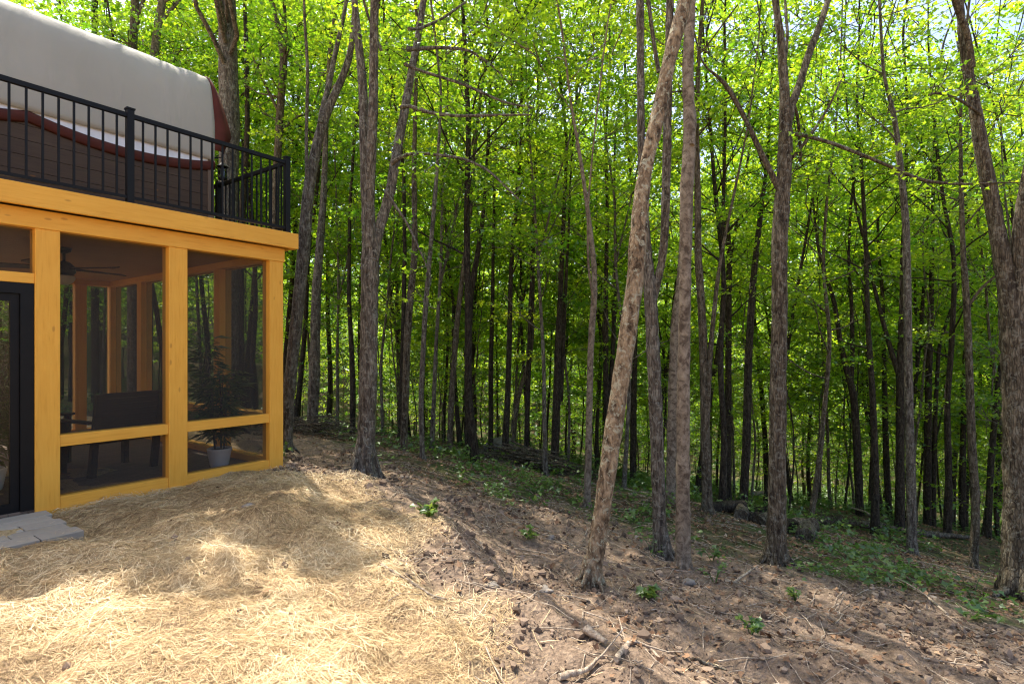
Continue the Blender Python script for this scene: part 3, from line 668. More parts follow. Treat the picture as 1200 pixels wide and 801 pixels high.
TREE_GROUP = None
n_leaf_total = 0
for idx, (name, label, d, bark, H, cb, Rc, stems) in enumerate(TREES):
    rg = np.random.default_rng(100 + idx)
    bx, by = (stems[0][0][0] - CX) / F * d, d
    bz = zbase(bx, by).item()
    root = empty(name, (bx, by, bz), 0, label, 'tree')
    base = np.array([bx, by, bz])
    wood = MB(); lv = MB(); grown = []
    sides = 18 if d < 8 else (12 if d < 12 else 9)
    for si, stm in enumerate(stems):
        P = np.array([pw(a, b, d) for a, b, w in stm]); W = np.array([w for *_, w in stm]) * d / F / 2 * 0.95
        if si == 0:
            P[0, 2] = bz - 0.0
            P = np.vstack([P[0] - [0, 0, 0.35], P]); W = np.r_[W[0] * 1.25, W]
            # the first points follow the ground
        thin = W[0] < 0.035
        # stems are not flat in one plane: let side stems drift towards or away from the viewer
        tt = np.linspace(0, 1, len(P)) if si else np.linspace(0, 1, len(P)) * 0.5
        P[:, 1] += (rg.uniform(-1, 1) * 0.8 if si else rg.uniform(-0.4, 0.4)) * tt ** 1.5
        bare = len(stems) > 3 and W.max() < 0.045 and si > 2
        if not bare and P[-1, 2] < H - 1:
            dr = P[-1] - P[-2]; dr = dr / np.linalg.norm(dr); dr = dr * 0.5 + np.array([0, 0, 0.75]); ex = [P[-1]]
            for q in range(5):
                dr = dr + rg.normal(0, 0.1, 3); dr[2] = max(dr[2], 0.5); dr /= np.linalg.norm(dr)
                ex.append(ex[-1] + dr * (H - P[-1, 2]) / 5 * rg.uniform(0.85, 1.05))
            P = np.vstack([P, ex[1:]]); W = np.r_[W, np.linspace(W[-1] * 0.92, 0.012, 5)]
        Q, w = smooth_path(P - base, W, 0.09 if d < 8 else 0.2)
        wood.tube(Q, w, sides if W.max() > 0.05 else 6, 0.035 if d < 8 else 0.025, True, 0, 0, rg)
        grown.append((Q, w, bare))
    # root flare
    w0 = stems[0][1][2] * d / F / 2
    if d < 12:
        for q in range(6):
            a = q * 1.047 + rg.uniform(-0.3, 0.3); ln = w0 * rg.uniform(1.4, 2.4)
            px_, py_ = math.cos(a), math.sin(a)
            hz = zbase(bx + px_ * ln, by + py_ * ln).item() - bz
            wood.tube(np.array([(px_ * w0 * 0.35, py_ * w0 * 0.35, w0 * 2.6), (px_ * w0 * 0.95, py_ * w0 * 0.95, w0 * 0.7), (px_ * ln, py_ * ln, hz - 0.03)]), np.array([w0 * 0.45, w0 * 0.36, w0 * 0.12]), 7, 0.06, True, 0, 0, rg)
    leaf = 0.08 if d < 9 else (0.09 if d < 13 else 0.105)
    op = lambda C, b=base: sun_open(C + b)
    grow_crown(wood, lv, [(Q, w) for Q, w, bare in grown if not bare and w.max() > 0.03], cb - bz * 0.3, Rc, rg, 0.68, leaf, 66 if d > 8 else 72, d > 14.5, op, rg.uniform(0.4, 0.65), spray=0.74, thin_above=99 if name == 'thick_trunked_tree' else 9.0 - bz)
    if name == 'thick_trunked_tree':           # long limbs reaching out over the porch: they shade the straw in front of it
        Q0, w0_, _ = grown[0]
        for bxp, byp, zz, sz in ((95, 655, 8.6, .55), (20, 668, 8.2, .5), (180, 640, 9.2, .4), (300, 622, 9.0, .42), (385, 648, 8.4, .4), (250, 600, 8.8, .45), (400, 600, 9.4, .4)):
            gp = at(bxp, byp); tgt = gp + SUN_DIR * (zz - gp[2]) / SUN_DIR[2] - base
            k = int(np.argmin(np.abs(Q0[:, 2] - (tgt[2] - 1.3)))); st0 = Q0[k]; u = np.linspace(0, 1, 9)[:, None]
            lp = st0 + (tgt - st0) * u; lp[:, 2] += 0.5 * np.sin(u[:, 0] * math.pi); lp[1:-1] += rg.normal(0, 0.07, (7, 3))
            wood.tube(lp, np.linspace(0.05, 0.01, 9), 7, 0.03, False, 0, 0, rg)
            C = tgt + rg.normal(0, 1, (9, 3)) * [sz * 0.42, sz * 0.42, 0.2]; spray_leaves(lv, C, nrm(C - tgt + [0.2, -0.2, 0]), np.full(9, 0.3), 60, 0.1, rg, False, 0.55)
            for c_ in C: wood.tube(np.array([lp[-3], (lp[-2] + c_) / 2, c_]), 0.007, 4, cap=False)
    # leafy twigs on the bare side branches
    for Q, w, bare in grown:
        if bare:
            ks = rg.integers(len(Q) // 3, len(Q), 5)
            C = Q[ks] + rg.normal(0, 0.15, (5, 3)); D = rg.normal(0, 1, (5, 3)) * [1, 1, 0.2]
            for c_, q_ in zip(C, Q[ks]): wood.tube(np.array([q_, (q_ + c_) / 2 + 0.02, c_]), 0.006, 3, cap=False)
            spray_leaves(lv, C, nrm(D), np.full(5, 0.35), 16, leaf * 0.9, rg, False, 0.6)
    wood.build('trunk', M[bark], root, True)
    if lv.n: lv.build('crown', M['leaf'], root); n_leaf_total += sum(map(len, lv.tot))

# ------------------------------------------------------------------ further trees: shared shapes
def proto_tree(seed, H, cb, Rc, dbh, leaf, nleaf, dens, simple, barkm, leafm, tint, gap=0.42, fork=False, spray=0.62, low_r=0.012, thin=99.0, sun=None):
    rg = np.random.default_rng(seed)
    wood, lv = MB(), MB()
    n = 9; P = np.zeros((n, 3)); P[:, 2] = np.linspace(-0.4, H, n)
    P[1:, :2] = np.cumsum(rg.normal(0, 0.1, (n - 1, 2)) + rg.normal(0, 0.05, (1, 2)), 0)
    W = np.interp(np.linspace(0, 1, n), [0, 0.06, 1], [dbh * 0.68, dbh * 0.5, 0.012])
    Q, w = smooth_path(P, W, 0.35)
    st_ = [(Q, w)]
    if fork:
        k = int(len(Q) * rg.uniform(0.35, 0.5)); a = rg.uniform(0, 6.28)
        up = np.linspace(0, 1, 8)[:, None]
        Pf = Q[k] + up * np.array([math.cos(a) * 1.6, math.sin(a) * 1.6, (H - Q[k, 2]) * 0.95]) + rg.normal(0, 0.06, (8, 3)) * up
        st_.append((Pf, np.linspace(w[k] * 0.75, 0.012, 8)))
    for q, r in st_: wood.tube(q, r, 8, 0.03, True, 0, 0, rg)
    grow_crown(wood, lv, st_, cb, Rc, rg, dens, leaf, nleaf, simple, sun, tint, low_r, gap, spray, thin)
    return wood.mesh('trunk', M[barkm], True), lv.mesh('crown', M[leafm])

def place_tree(name, x, y, meshes, rz, sc, label, group, cat='tree'):
    root = empty(name, (x, y, zbase(x, y).item()), rz, label, cat, group); root.scale = (sc, sc, sc)
    for nm, me in zip(('trunk', 'crown'), meshes):
        o = bpy.data.objects.new(nm, me); COL.objects.link(o); o.parent = root
    return root

occupied = [(((T[7][0][0][0]) - CX) / F * T[2], T[2]) for T in TREES]
def free(x, y, r):
    if any((x - a) ** 2 + (y - b) ** 2 < r * r for a, b in occupied): return False
    occupied.append((x, y)); return True
CB = np.array([-2.68, 6.5]); AX = np.array([0.582, 0.813]); AY = np.array([-0.813, 0.582])
def in_building(x, y, m=0.8):
    q = np.array([x, y]) - CB; a, b = q @ AX, q @ AY
    return a < m and b > -m and b < 7.5

MIDP = [(12, 3.0, 2.5, .12, 'bark_brown', .58, False), (14, 3.8, 2.8, .15, 'bark_dark', .46, True), (10, 2.4, 2.3, .09, 'bark_grey', .64, False), (14, 4.2, 2.9, .16, 'bark_dark', .5, False), (11, 2.8, 2.4, .1, 'bark_grey', .56, True)]
MID = [proto_tree(300 + i, *q[:4], 0.095, 92, 0.75, False, q[4], 'leaf', q[5], 0.4, q[6], 0.76, thin=10.0) for i, q in enumerate(MIDP)]
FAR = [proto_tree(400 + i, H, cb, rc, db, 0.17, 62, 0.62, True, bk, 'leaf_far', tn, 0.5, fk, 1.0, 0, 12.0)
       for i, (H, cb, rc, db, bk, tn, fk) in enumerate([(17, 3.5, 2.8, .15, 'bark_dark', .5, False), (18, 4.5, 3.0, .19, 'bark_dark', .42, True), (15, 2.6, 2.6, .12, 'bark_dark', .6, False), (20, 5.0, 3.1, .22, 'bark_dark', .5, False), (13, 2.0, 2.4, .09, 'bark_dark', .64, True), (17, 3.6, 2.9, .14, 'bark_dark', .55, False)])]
SAP = [proto_tree(500 + i, H, cb, rc, db, 0.095, 30, 1.0, False, bk, 'leaf', tn, 0.3, False, 0.5, 0.008)
       for i, (H, cb, rc, db, bk, tn) in enumerate([(4.2, 0.7, 1.25, .04, 'bark_grey', .62), (5.6, 1.1, 1.5, .055, 'bark_brown', .5), (3.2, 0.5, 1.1, .03, 'bark_grey', .7), (6.8, 1.6, 1.7, .07, 'bark_dark', .55)])]
rg = np.random.default_rng(7)
# leafy young maples between the traced trunks
cnt = 0
for px, d in ((505, 12.5), (560, 11.5), (590, 14), (640, 12), (665, 16.5), (540, 17), (450, 15), (395, 16), (345, 17), (300, 17), (235, 18), (200, 15), (120, 17), (60, 18), (20, 15),
              (730, 12.5), (845, 12), (880, 17), (945, 12.5), (975, 17.5), (1025, 13), (1060, 18), (1110, 14), (1150, 18), (1190, 15), (1225, 12), (910, 19), (815, 17), (765, 18), (700, 19), (620, 19),
               (370, 20), (430, 18.5), (480, 20.5), (520, 22), (555, 20), (600, 22), (650, 21), (690, 23), (740, 21), (790, 20), (830, 22), (860, 20), (895, 16), (930, 21), (960, 20), (1000, 19.5), (1035, 21), (1075, 15.5), (1095, 20), (1130, 20.5), (1170, 21), (1210, 19)):
    x, y = (px - CX) / F * d, d
    if in_building(x, y): continue
    occupied.append((x, y))
    k = int(rg.integers(len(MID))); cnt += 1
    me = MID[k]
    if d < 14.2:                                  # those that stand in the sun's way of the clearing have crowns of their own
        pr_ = MIDP[k]; b3 = np.array([x, y, zbase(x, y).item()])
        me = proto_tree(700 + cnt, *pr_[:4], 0.09, 84, 0.75, False, pr_[4], 'leaf', pr_[5], 0.4, pr_[6], 0.74, thin=10.0, sun=lambda C, b=b3: sun_open(C + b))
        place_tree('young_maple', x, y, me, 0, 1.0, 'leafy young tree filling the gaps between the nearer trunks', 'young trees at the front of the woods'); continue
    place_tree('young_maple', x, y, me, rg.uniform(0, 6.28), rg.uniform(0.85, 1.12), 'leafy young tree filling the gaps between the nearer trunks', 'young trees at the front of the woods')
for px, d in ((25, 21), (85, 23), (140, 20.5), (195, 24), (240, 20), (290, 23), (335, 21), (385, 24), (430, 22), (470, 25), (530, 24), (585, 25), (640, 24), (705, 25), (770, 24), (840, 25), (900, 23.5), (950, 25), (1010, 23.5), (1065, 24.5), (1115, 23), (1165, 25), (1210, 23)):
    x, y = (px - CX) / F * d, d; occupied.append((x, y))
    place_tree('woodland_tree', x, y, FAR[int(rg.integers(len(FAR)))], rg.uniform(0, 6.28), rg.uniform(1.05, 1.3), 'slender tree among the many standing deep in the shaded woods', 'trees deep in the woods')
# the woods behind
made = 0; tries = 0
while made < 112 and tries < 6000:
    tries += 1
    d = math.sqrt(rg.uniform(18.5 ** 2, 62 ** 2)); px = rg.uniform(-120, 1320)
    x, y = (px - CX) / F * d, d
    if in_building(x, y, 2) or not free(x, y, 1.5): continue
    place_tree('woodland_tree', x, y, FAR[int(rg.integers(len(FAR)))], rg.uniform(0, 6.28), rg.uniform(0.8, 1.25), 'slender tree among the many standing deep in the shaded woods', 'trees deep in the woods'); made += 1
for k in range(95):
    d = math.sqrt(rg.uniform(14.5 ** 2, 29 ** 2)); px = 440 + 820 * rg.uniform(0, 1)
    x, y = (px - CX) / F * d, d
    if in_building(x, y, 1.5) or not free(x, y, 0.8): continue
    place_tree('sapling', x, y, SAP[int(rg.choice([1, 1, 3, 3, 0]))], rg.uniform(0, 6.28), rg.uniform(0.9, 1.45), 'low leafy sapling growing in the shade under the tall trees', 'saplings under the trees', 'sapling')
made = 0; tries = 0
while made < 130 and tries < 6000:
    tries += 1
    d = math.sqrt(rg.uniform(11.5 ** 2, 40 ** 2)); px = 330 + 930 * rg.uniform(0, 1) ** 0.75
    x, y = (px - CX) / F * d, d
    if in_building(x, y, 1.5) or (d < 15 and px < 700) or not free(x, y, 1.0): continue
    place_tree('sapling', x, y, SAP[int(rg.integers(len(SAP)))], rg.uniform(0, 6.28), rg.uniform(0.55, 1.3), 'low leafy sapling growing in the shade under the tall trees', 'saplings under the trees', 'sapling'); made += 1
# the far hillside of woods that reads as one mass
fw = MB(); n = 34000
dd = np.sqrt(rg.uniform(64 ** 2, 118 ** 2, n)); pxs = rg.uniform(-250, 1450, n)
X = (pxs - CX) / F * dd
Z = zbase(X, dd) + rg.uniform(0.0, 1, n) ** 0.9 * 24
cl = fbm(X * 0.22, Z * 0.25 + dd * 0.1, 61, 3)
k_ = cl > -0.55
P = np.stack([X, dd, Z], 1)[k_]
leaves_at(fw, np.repeat(P, 6, 0) + rg.normal(0, 0.7, (len(P) * 6, 3)), rg.normal(0, 1, (len(P) * 6, 3)), 0.62, rg, True, 1.0, 0.5, 0.7)
tag(fw.build('distant_woods', M['leaf_darkened']), 'solid mass of leaves far down the wooded hillside', 'woods', kind='stuff')

# ------------------------------------------------------------------ screened porch (local x runs along the front towards its right end, y inward)
PORCH_ROT = math.atan2(0.813, 0.582)
porch = empty('screened_porch', (CB[0], CB[1], 0), PORCH_ROT, 'orange stained timber screened porch with a railed deck on top', 'porch')
FR = [(-0.17, 0.0), (-1.235, -1.06), (-2.27, -2.10), (-3.42, -3.25), (-4.6, -4.43)]
for x0, x1 in FR: box_part('post', (x0, 0, 0.0), (x1, 0.15, 2.41), M['wood_z'], porch, 0.006)
for yy in (1.17, 2.35, 3.53, 4.71): box_part('post', (-0.155, yy, 0), (0, yy + 0.15, 2.41), M['wood_z'], porch, 0.006)
for xx in (-0.62, -1.0, -2.1, -3.3, -4.6): box_part('post', (xx, 4.73, 0), (xx + 0.15, 4.86, 2.41), M['wood_z'], porch, 0.006)
box_part('top_beam', (-4.7, -0.012, 2.41), (0.012, 0.16, 2.565), M['wood_x'], porch, 0.006)
box_part('top_beam', (-0.16, 0.162, 2.41), (0.012, 4.7, 2.565), M['wood_y'], porch, 0.006)
box_part('top_beam', (-4.7, 4.702, 2.41), (0.012, 4.87, 2.565), M['wood_x'], porch, 0.006)
box_part('deck_fascia', (-4.85, -0.115, 2.567), (0.125, -0.07, 2.745), M['wood_x'], porch, 0.005)
box_part('deck_fascia', (0.08, -0.068, 2.567), (0.125, 4.95, 2.745), M['wood_y'], porch, 0.005)
dk = MB()
for i in range(36): dk.box((-4.85, -0.066 + i * 0.14, 2.715), (0.078, 0.069 + i * 0.14, 2.74))
dk.build('deck_floor', M['deck_wood'], porch)
cl_ = MB()
for i in range(33): cl_.box((-4.7, 0.165 + i * 0.1375, 2.49), (-0.165, 0.3 + i * 0.1375, 2.51))
cl_.build('ceiling', M['ceiling_wood'], porch)
box_part('porch_floor', (-4.7, 0.02, -0.3), (-0.01, 4.85, 0.045), M['porch_floor'], porch, 0.0)
bays = [(-1.06, -0.17), (-2.10, -1.235), (-4.43, -3.42)]
for x0, x1 in bays:
    box_part('sill', (x0, 0.008, -0.12), (x1, 0.142, 0.118), M['wood_x'], porch, 0.005)
    box_part('mid_rail', (x0, 0.008, 0.55), (x1, 0.142, 0.65), M['wood_x'], porch, 0.005)
box_part('base_board', (-2.28, -0.022, -0.35), (0.004, 0.0, 0.028), M['wood_x'], porch, 0.004)
for a, b in ((0.15, 1.17), (1.32, 2.35), (2.5, 3.53), (3.68, 4.71)):
    box_part('sill', (-0.147, a, -0.12), (-0.008, b, 0.118), M['wood_y'], porch, 0.005)
    box_part('mid_rail', (-0.147, a, 0.55), (-0.008, b, 0.65), M['wood_y'], porch, 0.005)
for a, b in ((-0.85, -0.62), (-1.95, -1.0), (-3.15, -2.1), (-4.45, -3.3)):
    pass
box_part('sill', (-4.6, 4.735, -0.12), (-0.16, 4.855, 0.118), M['wood_x'], porch, 0.0)
box_part('header', (-3.25, 0.01, 1.945), (-2.27, 0.14, 2.03), M['wood_x'], porch, 0.005)
def screen(x0, y0, x1, y1, z0, z1):
    mb = MB(); mb.add([(x0, y0, z0), (x1, y1, z0), (x1, y1, z1), (x0, y0, z1)], [(0, 1, 2, 3)])
    return mb.build('screen', M['screen'], porch)
for x0, x1 in bays:
    screen(x0, 0.075, x1, 0.075, 0.118, 0.55); screen(x0, 0.075, x1, 0.075, 0.65, 2.41)
screen(-3.25, 0.075, -2.27, 0.075, 2.03, 2.41)
for a, b in ((0.15, 1.17), (1.32, 2.35), (2.5, 3.53), (3.68, 4.71)):
    screen(-0.078, a, -0.078, b, 0.118, 0.55); screen(-0.078, a, -0.078, b, 0.65, 2.41)
screen(-4.6, 4.79, -0.16, 4.79, 0.118, 2.41)
wl = MB(); wl.box((-4.75, 0.02, 0), (-4.71, 4.85, 2.41)); wl.build('wall', M['wood_z'], porch)
# door
door = MB()
door.box((-2.36, 0.02, 0.0), (-2.272, 0.13, 1.943)); door.box((-3.248, 0.02, 0.0), (-3.16, 0.13, 1.943)); door.box((-3.16, 0.02, 1.855), (-2.36, 0.13, 1.943)); door.box((-3.16, 0.02, 0.0), (-2.36, 0.13, 0.03))
frame = door.build('door_frame', M['black_metal'], porch)
lf = MB()
lf.box((-2.42, 0.045, 0.032), (-2.362, 0.085, 1.853)); lf.box((-3.158, 0.045, 0.032), (-3.1, 0.085, 1.853)); lf.box((-3.1, 0.045, 1.79), (-2.42, 0.085, 1.853)); lf.box((-3.1, 0.045, 0.032), (-2.42, 0.085, 0.12))
leafd = lf.build('door', M['black_metal'], porch)
gl = MB(); gl.add([(-3.1, 0.065, 0.12), (-2.42, 0.065, 0.12), (-2.42, 0.065, 1.79), (-3.1, 0.065, 1.79)], [(0, 1, 2, 3)]); gl.build('glass', M['glass'], leafd)
hd = MB(); hd.tube(np.array([(-3.12, 0.045, 0.92), (-3.12, -0.01, 0.92)]), 0.012, 10); hd.tube(np.array([(-3.12, -0.005, 0.92), (-3.02, -0.005, 0.92)]), 0.01, 10); hd.build('handle', M['black_metal'], leafd, True)
# railing on the deck
rail = MB()
for z0, z1, h in ((3.565, 3.605, 0.02), (2.80, 2.83, 0.014)):
    rail.box((-4.75, -0.02 - 0.0, z0), (0.02, 0.02, z1)); rail.box((0.025, 0.03, z0), (0.065, 4.78, z1))
railing = rail.build('railing', M['black_metal'], porch)
for x in (0.045, -1.575, -3.15, -4.72):
    p = box_part('railing_post', (x - 0.03, -0.03, 2.745), (x + 0.03, 0.03, 3.64), M['black_metal'], railing, 0.004)
    c = MB(); c.box((x - 0.036, -0.036, 3.64), (x + 0.036, 0.036, 3.655)); c.build('post_cap', M['black_metal'], railing)
    c = MB(); c.box((x - 0.055, -0.055, 2.7405), (x + 0.055, 0.055, 2.752)); c.build('base_plate', M['stone'], railing)
for y in (1.6, 3.2, 4.78):
    box_part('railing_post', (0.015, y - 0.03, 2.745), (0.075, y + 0.03, 3.64), M['black_metal'], railing, 0.004)
def baluster(x, y):
    b = MB(); b.box((x - 0.008, y - 0.008, 2.828), (x + 0.008, y + 0.008, 3.567)); b.build('baluster', M['black_metal'], railing)
for k in range(43):
    x = -0.06 - k * 0.108
    if min(abs(x - a) for a in (-1.575, -3.15, -4.72)) > 0.045 and x > -4.7: baluster(x, 0.0)
for k in range(43):
    y = 0.11 + k * 0.108
    if min(abs(y - a) for a in (1.6, 3.2, 4.78)) > 0.045 and y < 4.75: baluster(0.045, y)

# ------------------------------------------------------------------ canvas wagon tent on the deck
def loc2w(x, y, z=0.0): p = CB + AX * x + AY * y; return (p[0], p[1], z)
tent = empty('wagon_tent', loc2w(-2.3, 2.85, 2.74), PORCH_ROT, 'grey canvas covered wagon tent with maroon trim standing on the deck', 'tent')
def T(x, y, z): return (x + 2.3, y - 2.85, z - 2.74)
XR, XL = -0.17, -4.4
bm_ = MB()
for i in range(7):
    z0 = 2.745 + i * 0.152
    bm_.box(T(XL, 1.30, z0), T(XR - 0.075, 1.335, z0 + 0.147)); bm_.box(T(XL, 4.365, z0), T(XR - 0.075, 4.40, z0 + 0.147)); bm_.box(T(XR - 0.05, 1.36, z0), T(XR - 0.015, 4.34, z0 + 0.147))
bm_.build('wagon_box', M['wagon_wood'], tent)
cp = MB(); cp.box(T(XR - 0.072, 1.285, 2.745), T(XR, 1.355, 3.83)); cp.build('corner_post', M['post_wood'], tent)
cp = MB(); cp.box(T(XR - 0.072, 4.345, 2.745), T(XR, 4.415, 3.83)); cp.build('corner_post', M['post_wood'], tent)
prof = np.array([(1.275, 3.80), (1.258, 3.95), (1.255, 4.12), (1.262, 4.3), (1.275, 4.48), (1.30, 4.66), (1.34, 4.79), (1.40, 4.88), (1.48, 4.935), (1.6, 4.97), (1.95, 5.03), (2.35, 5.08), (2.85, 5.1)])
prof = np.vstack([prof, np.c_[5.7 - prof[-2::-1, 0], prof[-2::-1, 1]]])
tt = np.linspace(0, 1, 81); so = np.r_[0, np.cumsum(np.hypot(*np.diff(prof, axis=0).T))]; so /= so[-1]
pr = np.stack([np.interp(tt, so, prof[:, i]) for i in range(2)], 1)
for _ in range(2): pr[1:-1] = 0.25 * pr[:-2] + 0.5 * pr[1:-1] + 0.25 * pr[2:]
xs = np.linspace(XL, XR, 90)
cv = MB(); V = []
for a in xs:
    hoop = 0.006 * abs(math.sin((a - XR) / 1.03 * math.pi)) ** 0.6          # cloth sags a little between its hoops
    for j, (y_, z_) in enumerate(pr):
        cy_, cz_ = y_ - 2.85, z_ - 3.6
        wr = 0.003 * vnoise(a * 2.0 + 9, j * 0.2, 5) + 0.006 * vnoise(a * 16.0, j * 0.1, 6) * sstep(4.3, 4.9, z_) * sstep(-1.3, -0.4, a)
        q = 1 - hoop * 0.5 + wr
        V.append(T(a, 2.85 + cy_ * q, 3.6 + cz_ * q))
V = np.array(V); m_ = len(pr); i_ = np.arange(len(xs) - 1)[:, None] * m_ + np.arange(m_ - 1)[None]
cv.add(V, np.stack([i_, i_ + 1, i_ + m_ + 1, i_ + m_], -1).reshape(-1, 4))
cvo = cv.build('canvas_cover', M['canvas'], tent, True)
sm = cvo.modifiers.new('thickness', 'SOLIDIFY'); sm.thickness = 0.006
ef = MB(); ef.add(np.array([T(XR - 0.04, y_, z_) for y_, z_ in pr]), [list(range(len(pr)))]); ef.build('end_curtain', M['maroon'], tent)
# white lining behind the scalloped maroon edge
tr_ = MB(); V = []; VL = []; xs2 = np.linspace(XL, XR + 0.01, 120)
for a in xs2:
    ph = (((XR + 0.02 - a) / 1.86) % 1.0); sag = 0.12 * (1 - (2 * ph - 1) ** 2)
    zt = 3.80 - sag
    VL += [T(a, 1.2925, 3.84), T(a, 1.2925, zt - 0.06)]
    for f, (dy, dz) in enumerate(((1.288, 0.005), (1.268, -0.012), (1.262, -0.05), (1.27, -0.095), (1.29, -0.115))): V.append(T(a, dy, zt + dz))
i_ = np.arange(len(xs2) - 1)[:, None] * 5 + np.arange(4)[None]
tr_.add(V, np.stack([i_, i_ + 1, i_ + 6, i_ + 5], -1).reshape(-1, 4)); o = tr_.build('scalloped_trim', M['maroon'], tent, True)
sm = o.modifiers.new('thickness', 'SOLIDIFY'); sm.thickness = 0.008
ln_ = MB(); i_ = np.arange(len(xs2) - 1)[:, None] * 2; ln_.add(VL, np.concatenate([i_, i_ + 1, i_ + 3, i_ + 2], 1)); ln_.build('lining', M['lining'], tent)
# flap flaring out at the open end
fl_ = MB(); V = []; ks = [j for j in range(len(pr)) if pr[j, 1] > 3.9]
for j in ks:
    y_, z_ = pr[j]
    fl = 0.2 * min(1.0, max(0.0, (4.9 - z_) / 0.68)) * (1 - 0.45 * min(1.0, max(0.0, (4.2 - z_) / 0.22)) ** 1.5)
    V += [T(XR - 0.012, y_, z_), T(XR + fl * 0.5, y_ - 0.03 * (1 if y_ < 2.85 else -1), z_), T(XR + fl + 0.012, y_, z_ - fl * 0.15)]
i_ = np.arange(len(ks) - 1)[:, None] * 3 + np.arange(2)[None]
fl_.add(V, np.stack([i_, i_ + 1, i_ + 4, i_ + 3], -1).reshape(-1, 4)); o = fl_.build('end_flap', M['maroon'], tent, True)
sm = o.modifiers.new('thickness', 'SOLIDIFY'); sm.thickness = 0.007
# lantern on the wagon corner
lx, ly, lz = loc2w(-0.1, 1.2, 3.56)
lan = empty('lantern', (lx, ly, lz), PORCH_ROT, 'black metal lantern fixed at the end corner of the wagon tent', 'lantern')
b = MB(); b.lathe([(0.0, 0.0), (0.05, 0.0), (0.055, 0.02), (0.05, 0.03), (0.045, 0.03)], 0, 0, 12); b.lathe([(0.06, 0.16), (0.075, 0.165), (0.03, 0.21), (0.012, 0.225), (0.012, 0.25), (0, 0.25)], 0, 0, 12)
for k in range(4): b.box((0.036 * (1 if k % 2 else -1) - 0.005, 0.036 * (1 if k > 1 else -1) - 0.005, 0.025), (0.036 * (1 if k % 2 else -1) + 0.005, 0.036 * (1 if k > 1 else -1) + 0.005, 0.165))
b.build('housing', M['black_metal'], lan)
b = MB(); b.lathe([(0.036, 0.03), (0.042, 0.09), (0.036, 0.16)], 0, 0, 12); b.build('lamp_glass', M['glass'], lan, True)
b = MB(); b.tube(np.array([(0, 0, 0.25), (0, 0.02, 0.29), (-0.03, 0.06, 0.29), (-0.08, 0.095, 0.27)]), 0.008, 6); b.build('bracket', M['black_metal'], lan)

# ------------------------------------------------------------------ things in the porch
def armchair(name, x, y, rot, label):
    w = loc2w(x, y, 0.046)
    ch = empty(name, w, PORCH_ROT + rot, label, 'armchair'); ch.scale = (1.12, 1.0, 0.93)
    W = M['chair_wood']
    for sx in (-0.29, 0.29):
        box_part('leg', (sx - 0.028, -0.3, 0), (sx + 0.028, -0.244, 0.6), W, ch, 0.004)
        mb = MB(); mb.add([(sx - .028, .22, 0), (sx + .028, .22, 0), (sx + .028, .28, 0), (sx - .028, .28, 0), (sx - .028, .36, .94), (sx + .028, .36, .94), (sx + .028, .4, .94), (sx - .028, .4, .94)],
                          [(0, 3, 2, 1), (4, 5, 6, 7), (0, 1, 5, 4), (1, 2, 6, 5), (2, 3, 7, 6), (3, 0, 4, 7)]); mb.build('leg', W, ch)
        box_part('armrest', (sx - 0.045, -0.33, 0.602), (sx + 0.045, 0.29, 0.63), W, ch, 0.006)
    st_ = MB()
    for i in range(7): st_.box((-0.26, -0.29 + i * 0.078, 0.36), (0.26, -0.225 + i * 0.078, 0.385))
    st_.box((-0.26, -0.298, 0.30), (0.26, -0.272, 0.358)); st_.build('seat', W, ch)
    bk = MB()
    for i in range(8):
        z = 0.44 + i * 0.064; yo = 0.262 + (z / 0.94) * 0.115
        bk.box((-0.262, yo, z), (0.262, yo + 0.018, z + 0.061))
    bk.build('backrest', W, ch)
    box_part('cushion', (-0.255, -0.28, 0.387), (0.255, 0.25, 0.48), M['cushion'], ch, 0.03)
    return ch
armchair('armchair', -1.3, 1.3, math.pi + 0.2, 'dark slatted timber armchair seen from behind through the porch screen')
armchair('armchair', -1.85, 2.1, 0.9, 'dark timber armchair showing its beige cushion beside the porch door post')
fan = empty('ceiling_fan', loc2w(-1.66, 1.5, 2.488), PORCH_ROT, 'bronze ceiling fan with a bowl lamp under the porch ceiling', 'ceiling fan')
b = MB(); b.lathe([(0, 0), (0.07, 0), (0.06, -0.04), (0.02, -0.06), (0.014, -0.06), (0.014, -0.14), (0.05, -0.15), (0.1, -0.2), (0.105, -0.26), (0.08, -0.3), (0, -0.3)]); b.build('motor', M['bronze'], fan, True)
b = MB(); b.lathe([(0.095, -0.302), (0.1, -0.33), (0.08, -0.37), (0.04, -0.395), (0, -0.4)]); b.build('lamp_bowl', M['frosted'], fan, True)
for k in range(5):
    a = k * 1.2566 + 0.2; u = np.array([math.cos(a), math.sin(a)]); n_ = np.array([-u[1], u[0]])
    mb = MB(); q = []
    for z_ in (-0.215, -0.227):
        for r_, h_ in ((0.1, 0.03), (0.2, 0.055), (0.58, 0.07), (0.62, 0.05)):
            for s_ in (-1, 1): q.append((*(u * r_ + n_ * h_ * s_), z_ + 0.012 * s_))
    f_ = []
    for i in range(3): f_ += [(2 * i, 2 * i + 2, 2 * i + 3, 2 * i + 1), (8 + 2 * i, 9 + 2 * i, 11 + 2 * i, 10 + 2 * i), (2 * i, 8 + 2 * i, 10 + 2 * i, 2 * i + 2), (2 * i + 1, 2 * i + 3, 11 + 2 * i, 9 + 2 * i)]
    f_ += [(0, 1, 9, 8), (6, 14, 15, 7)]
    mb.add(q, f_); mb.build('blade', M['chair_wood'], fan)
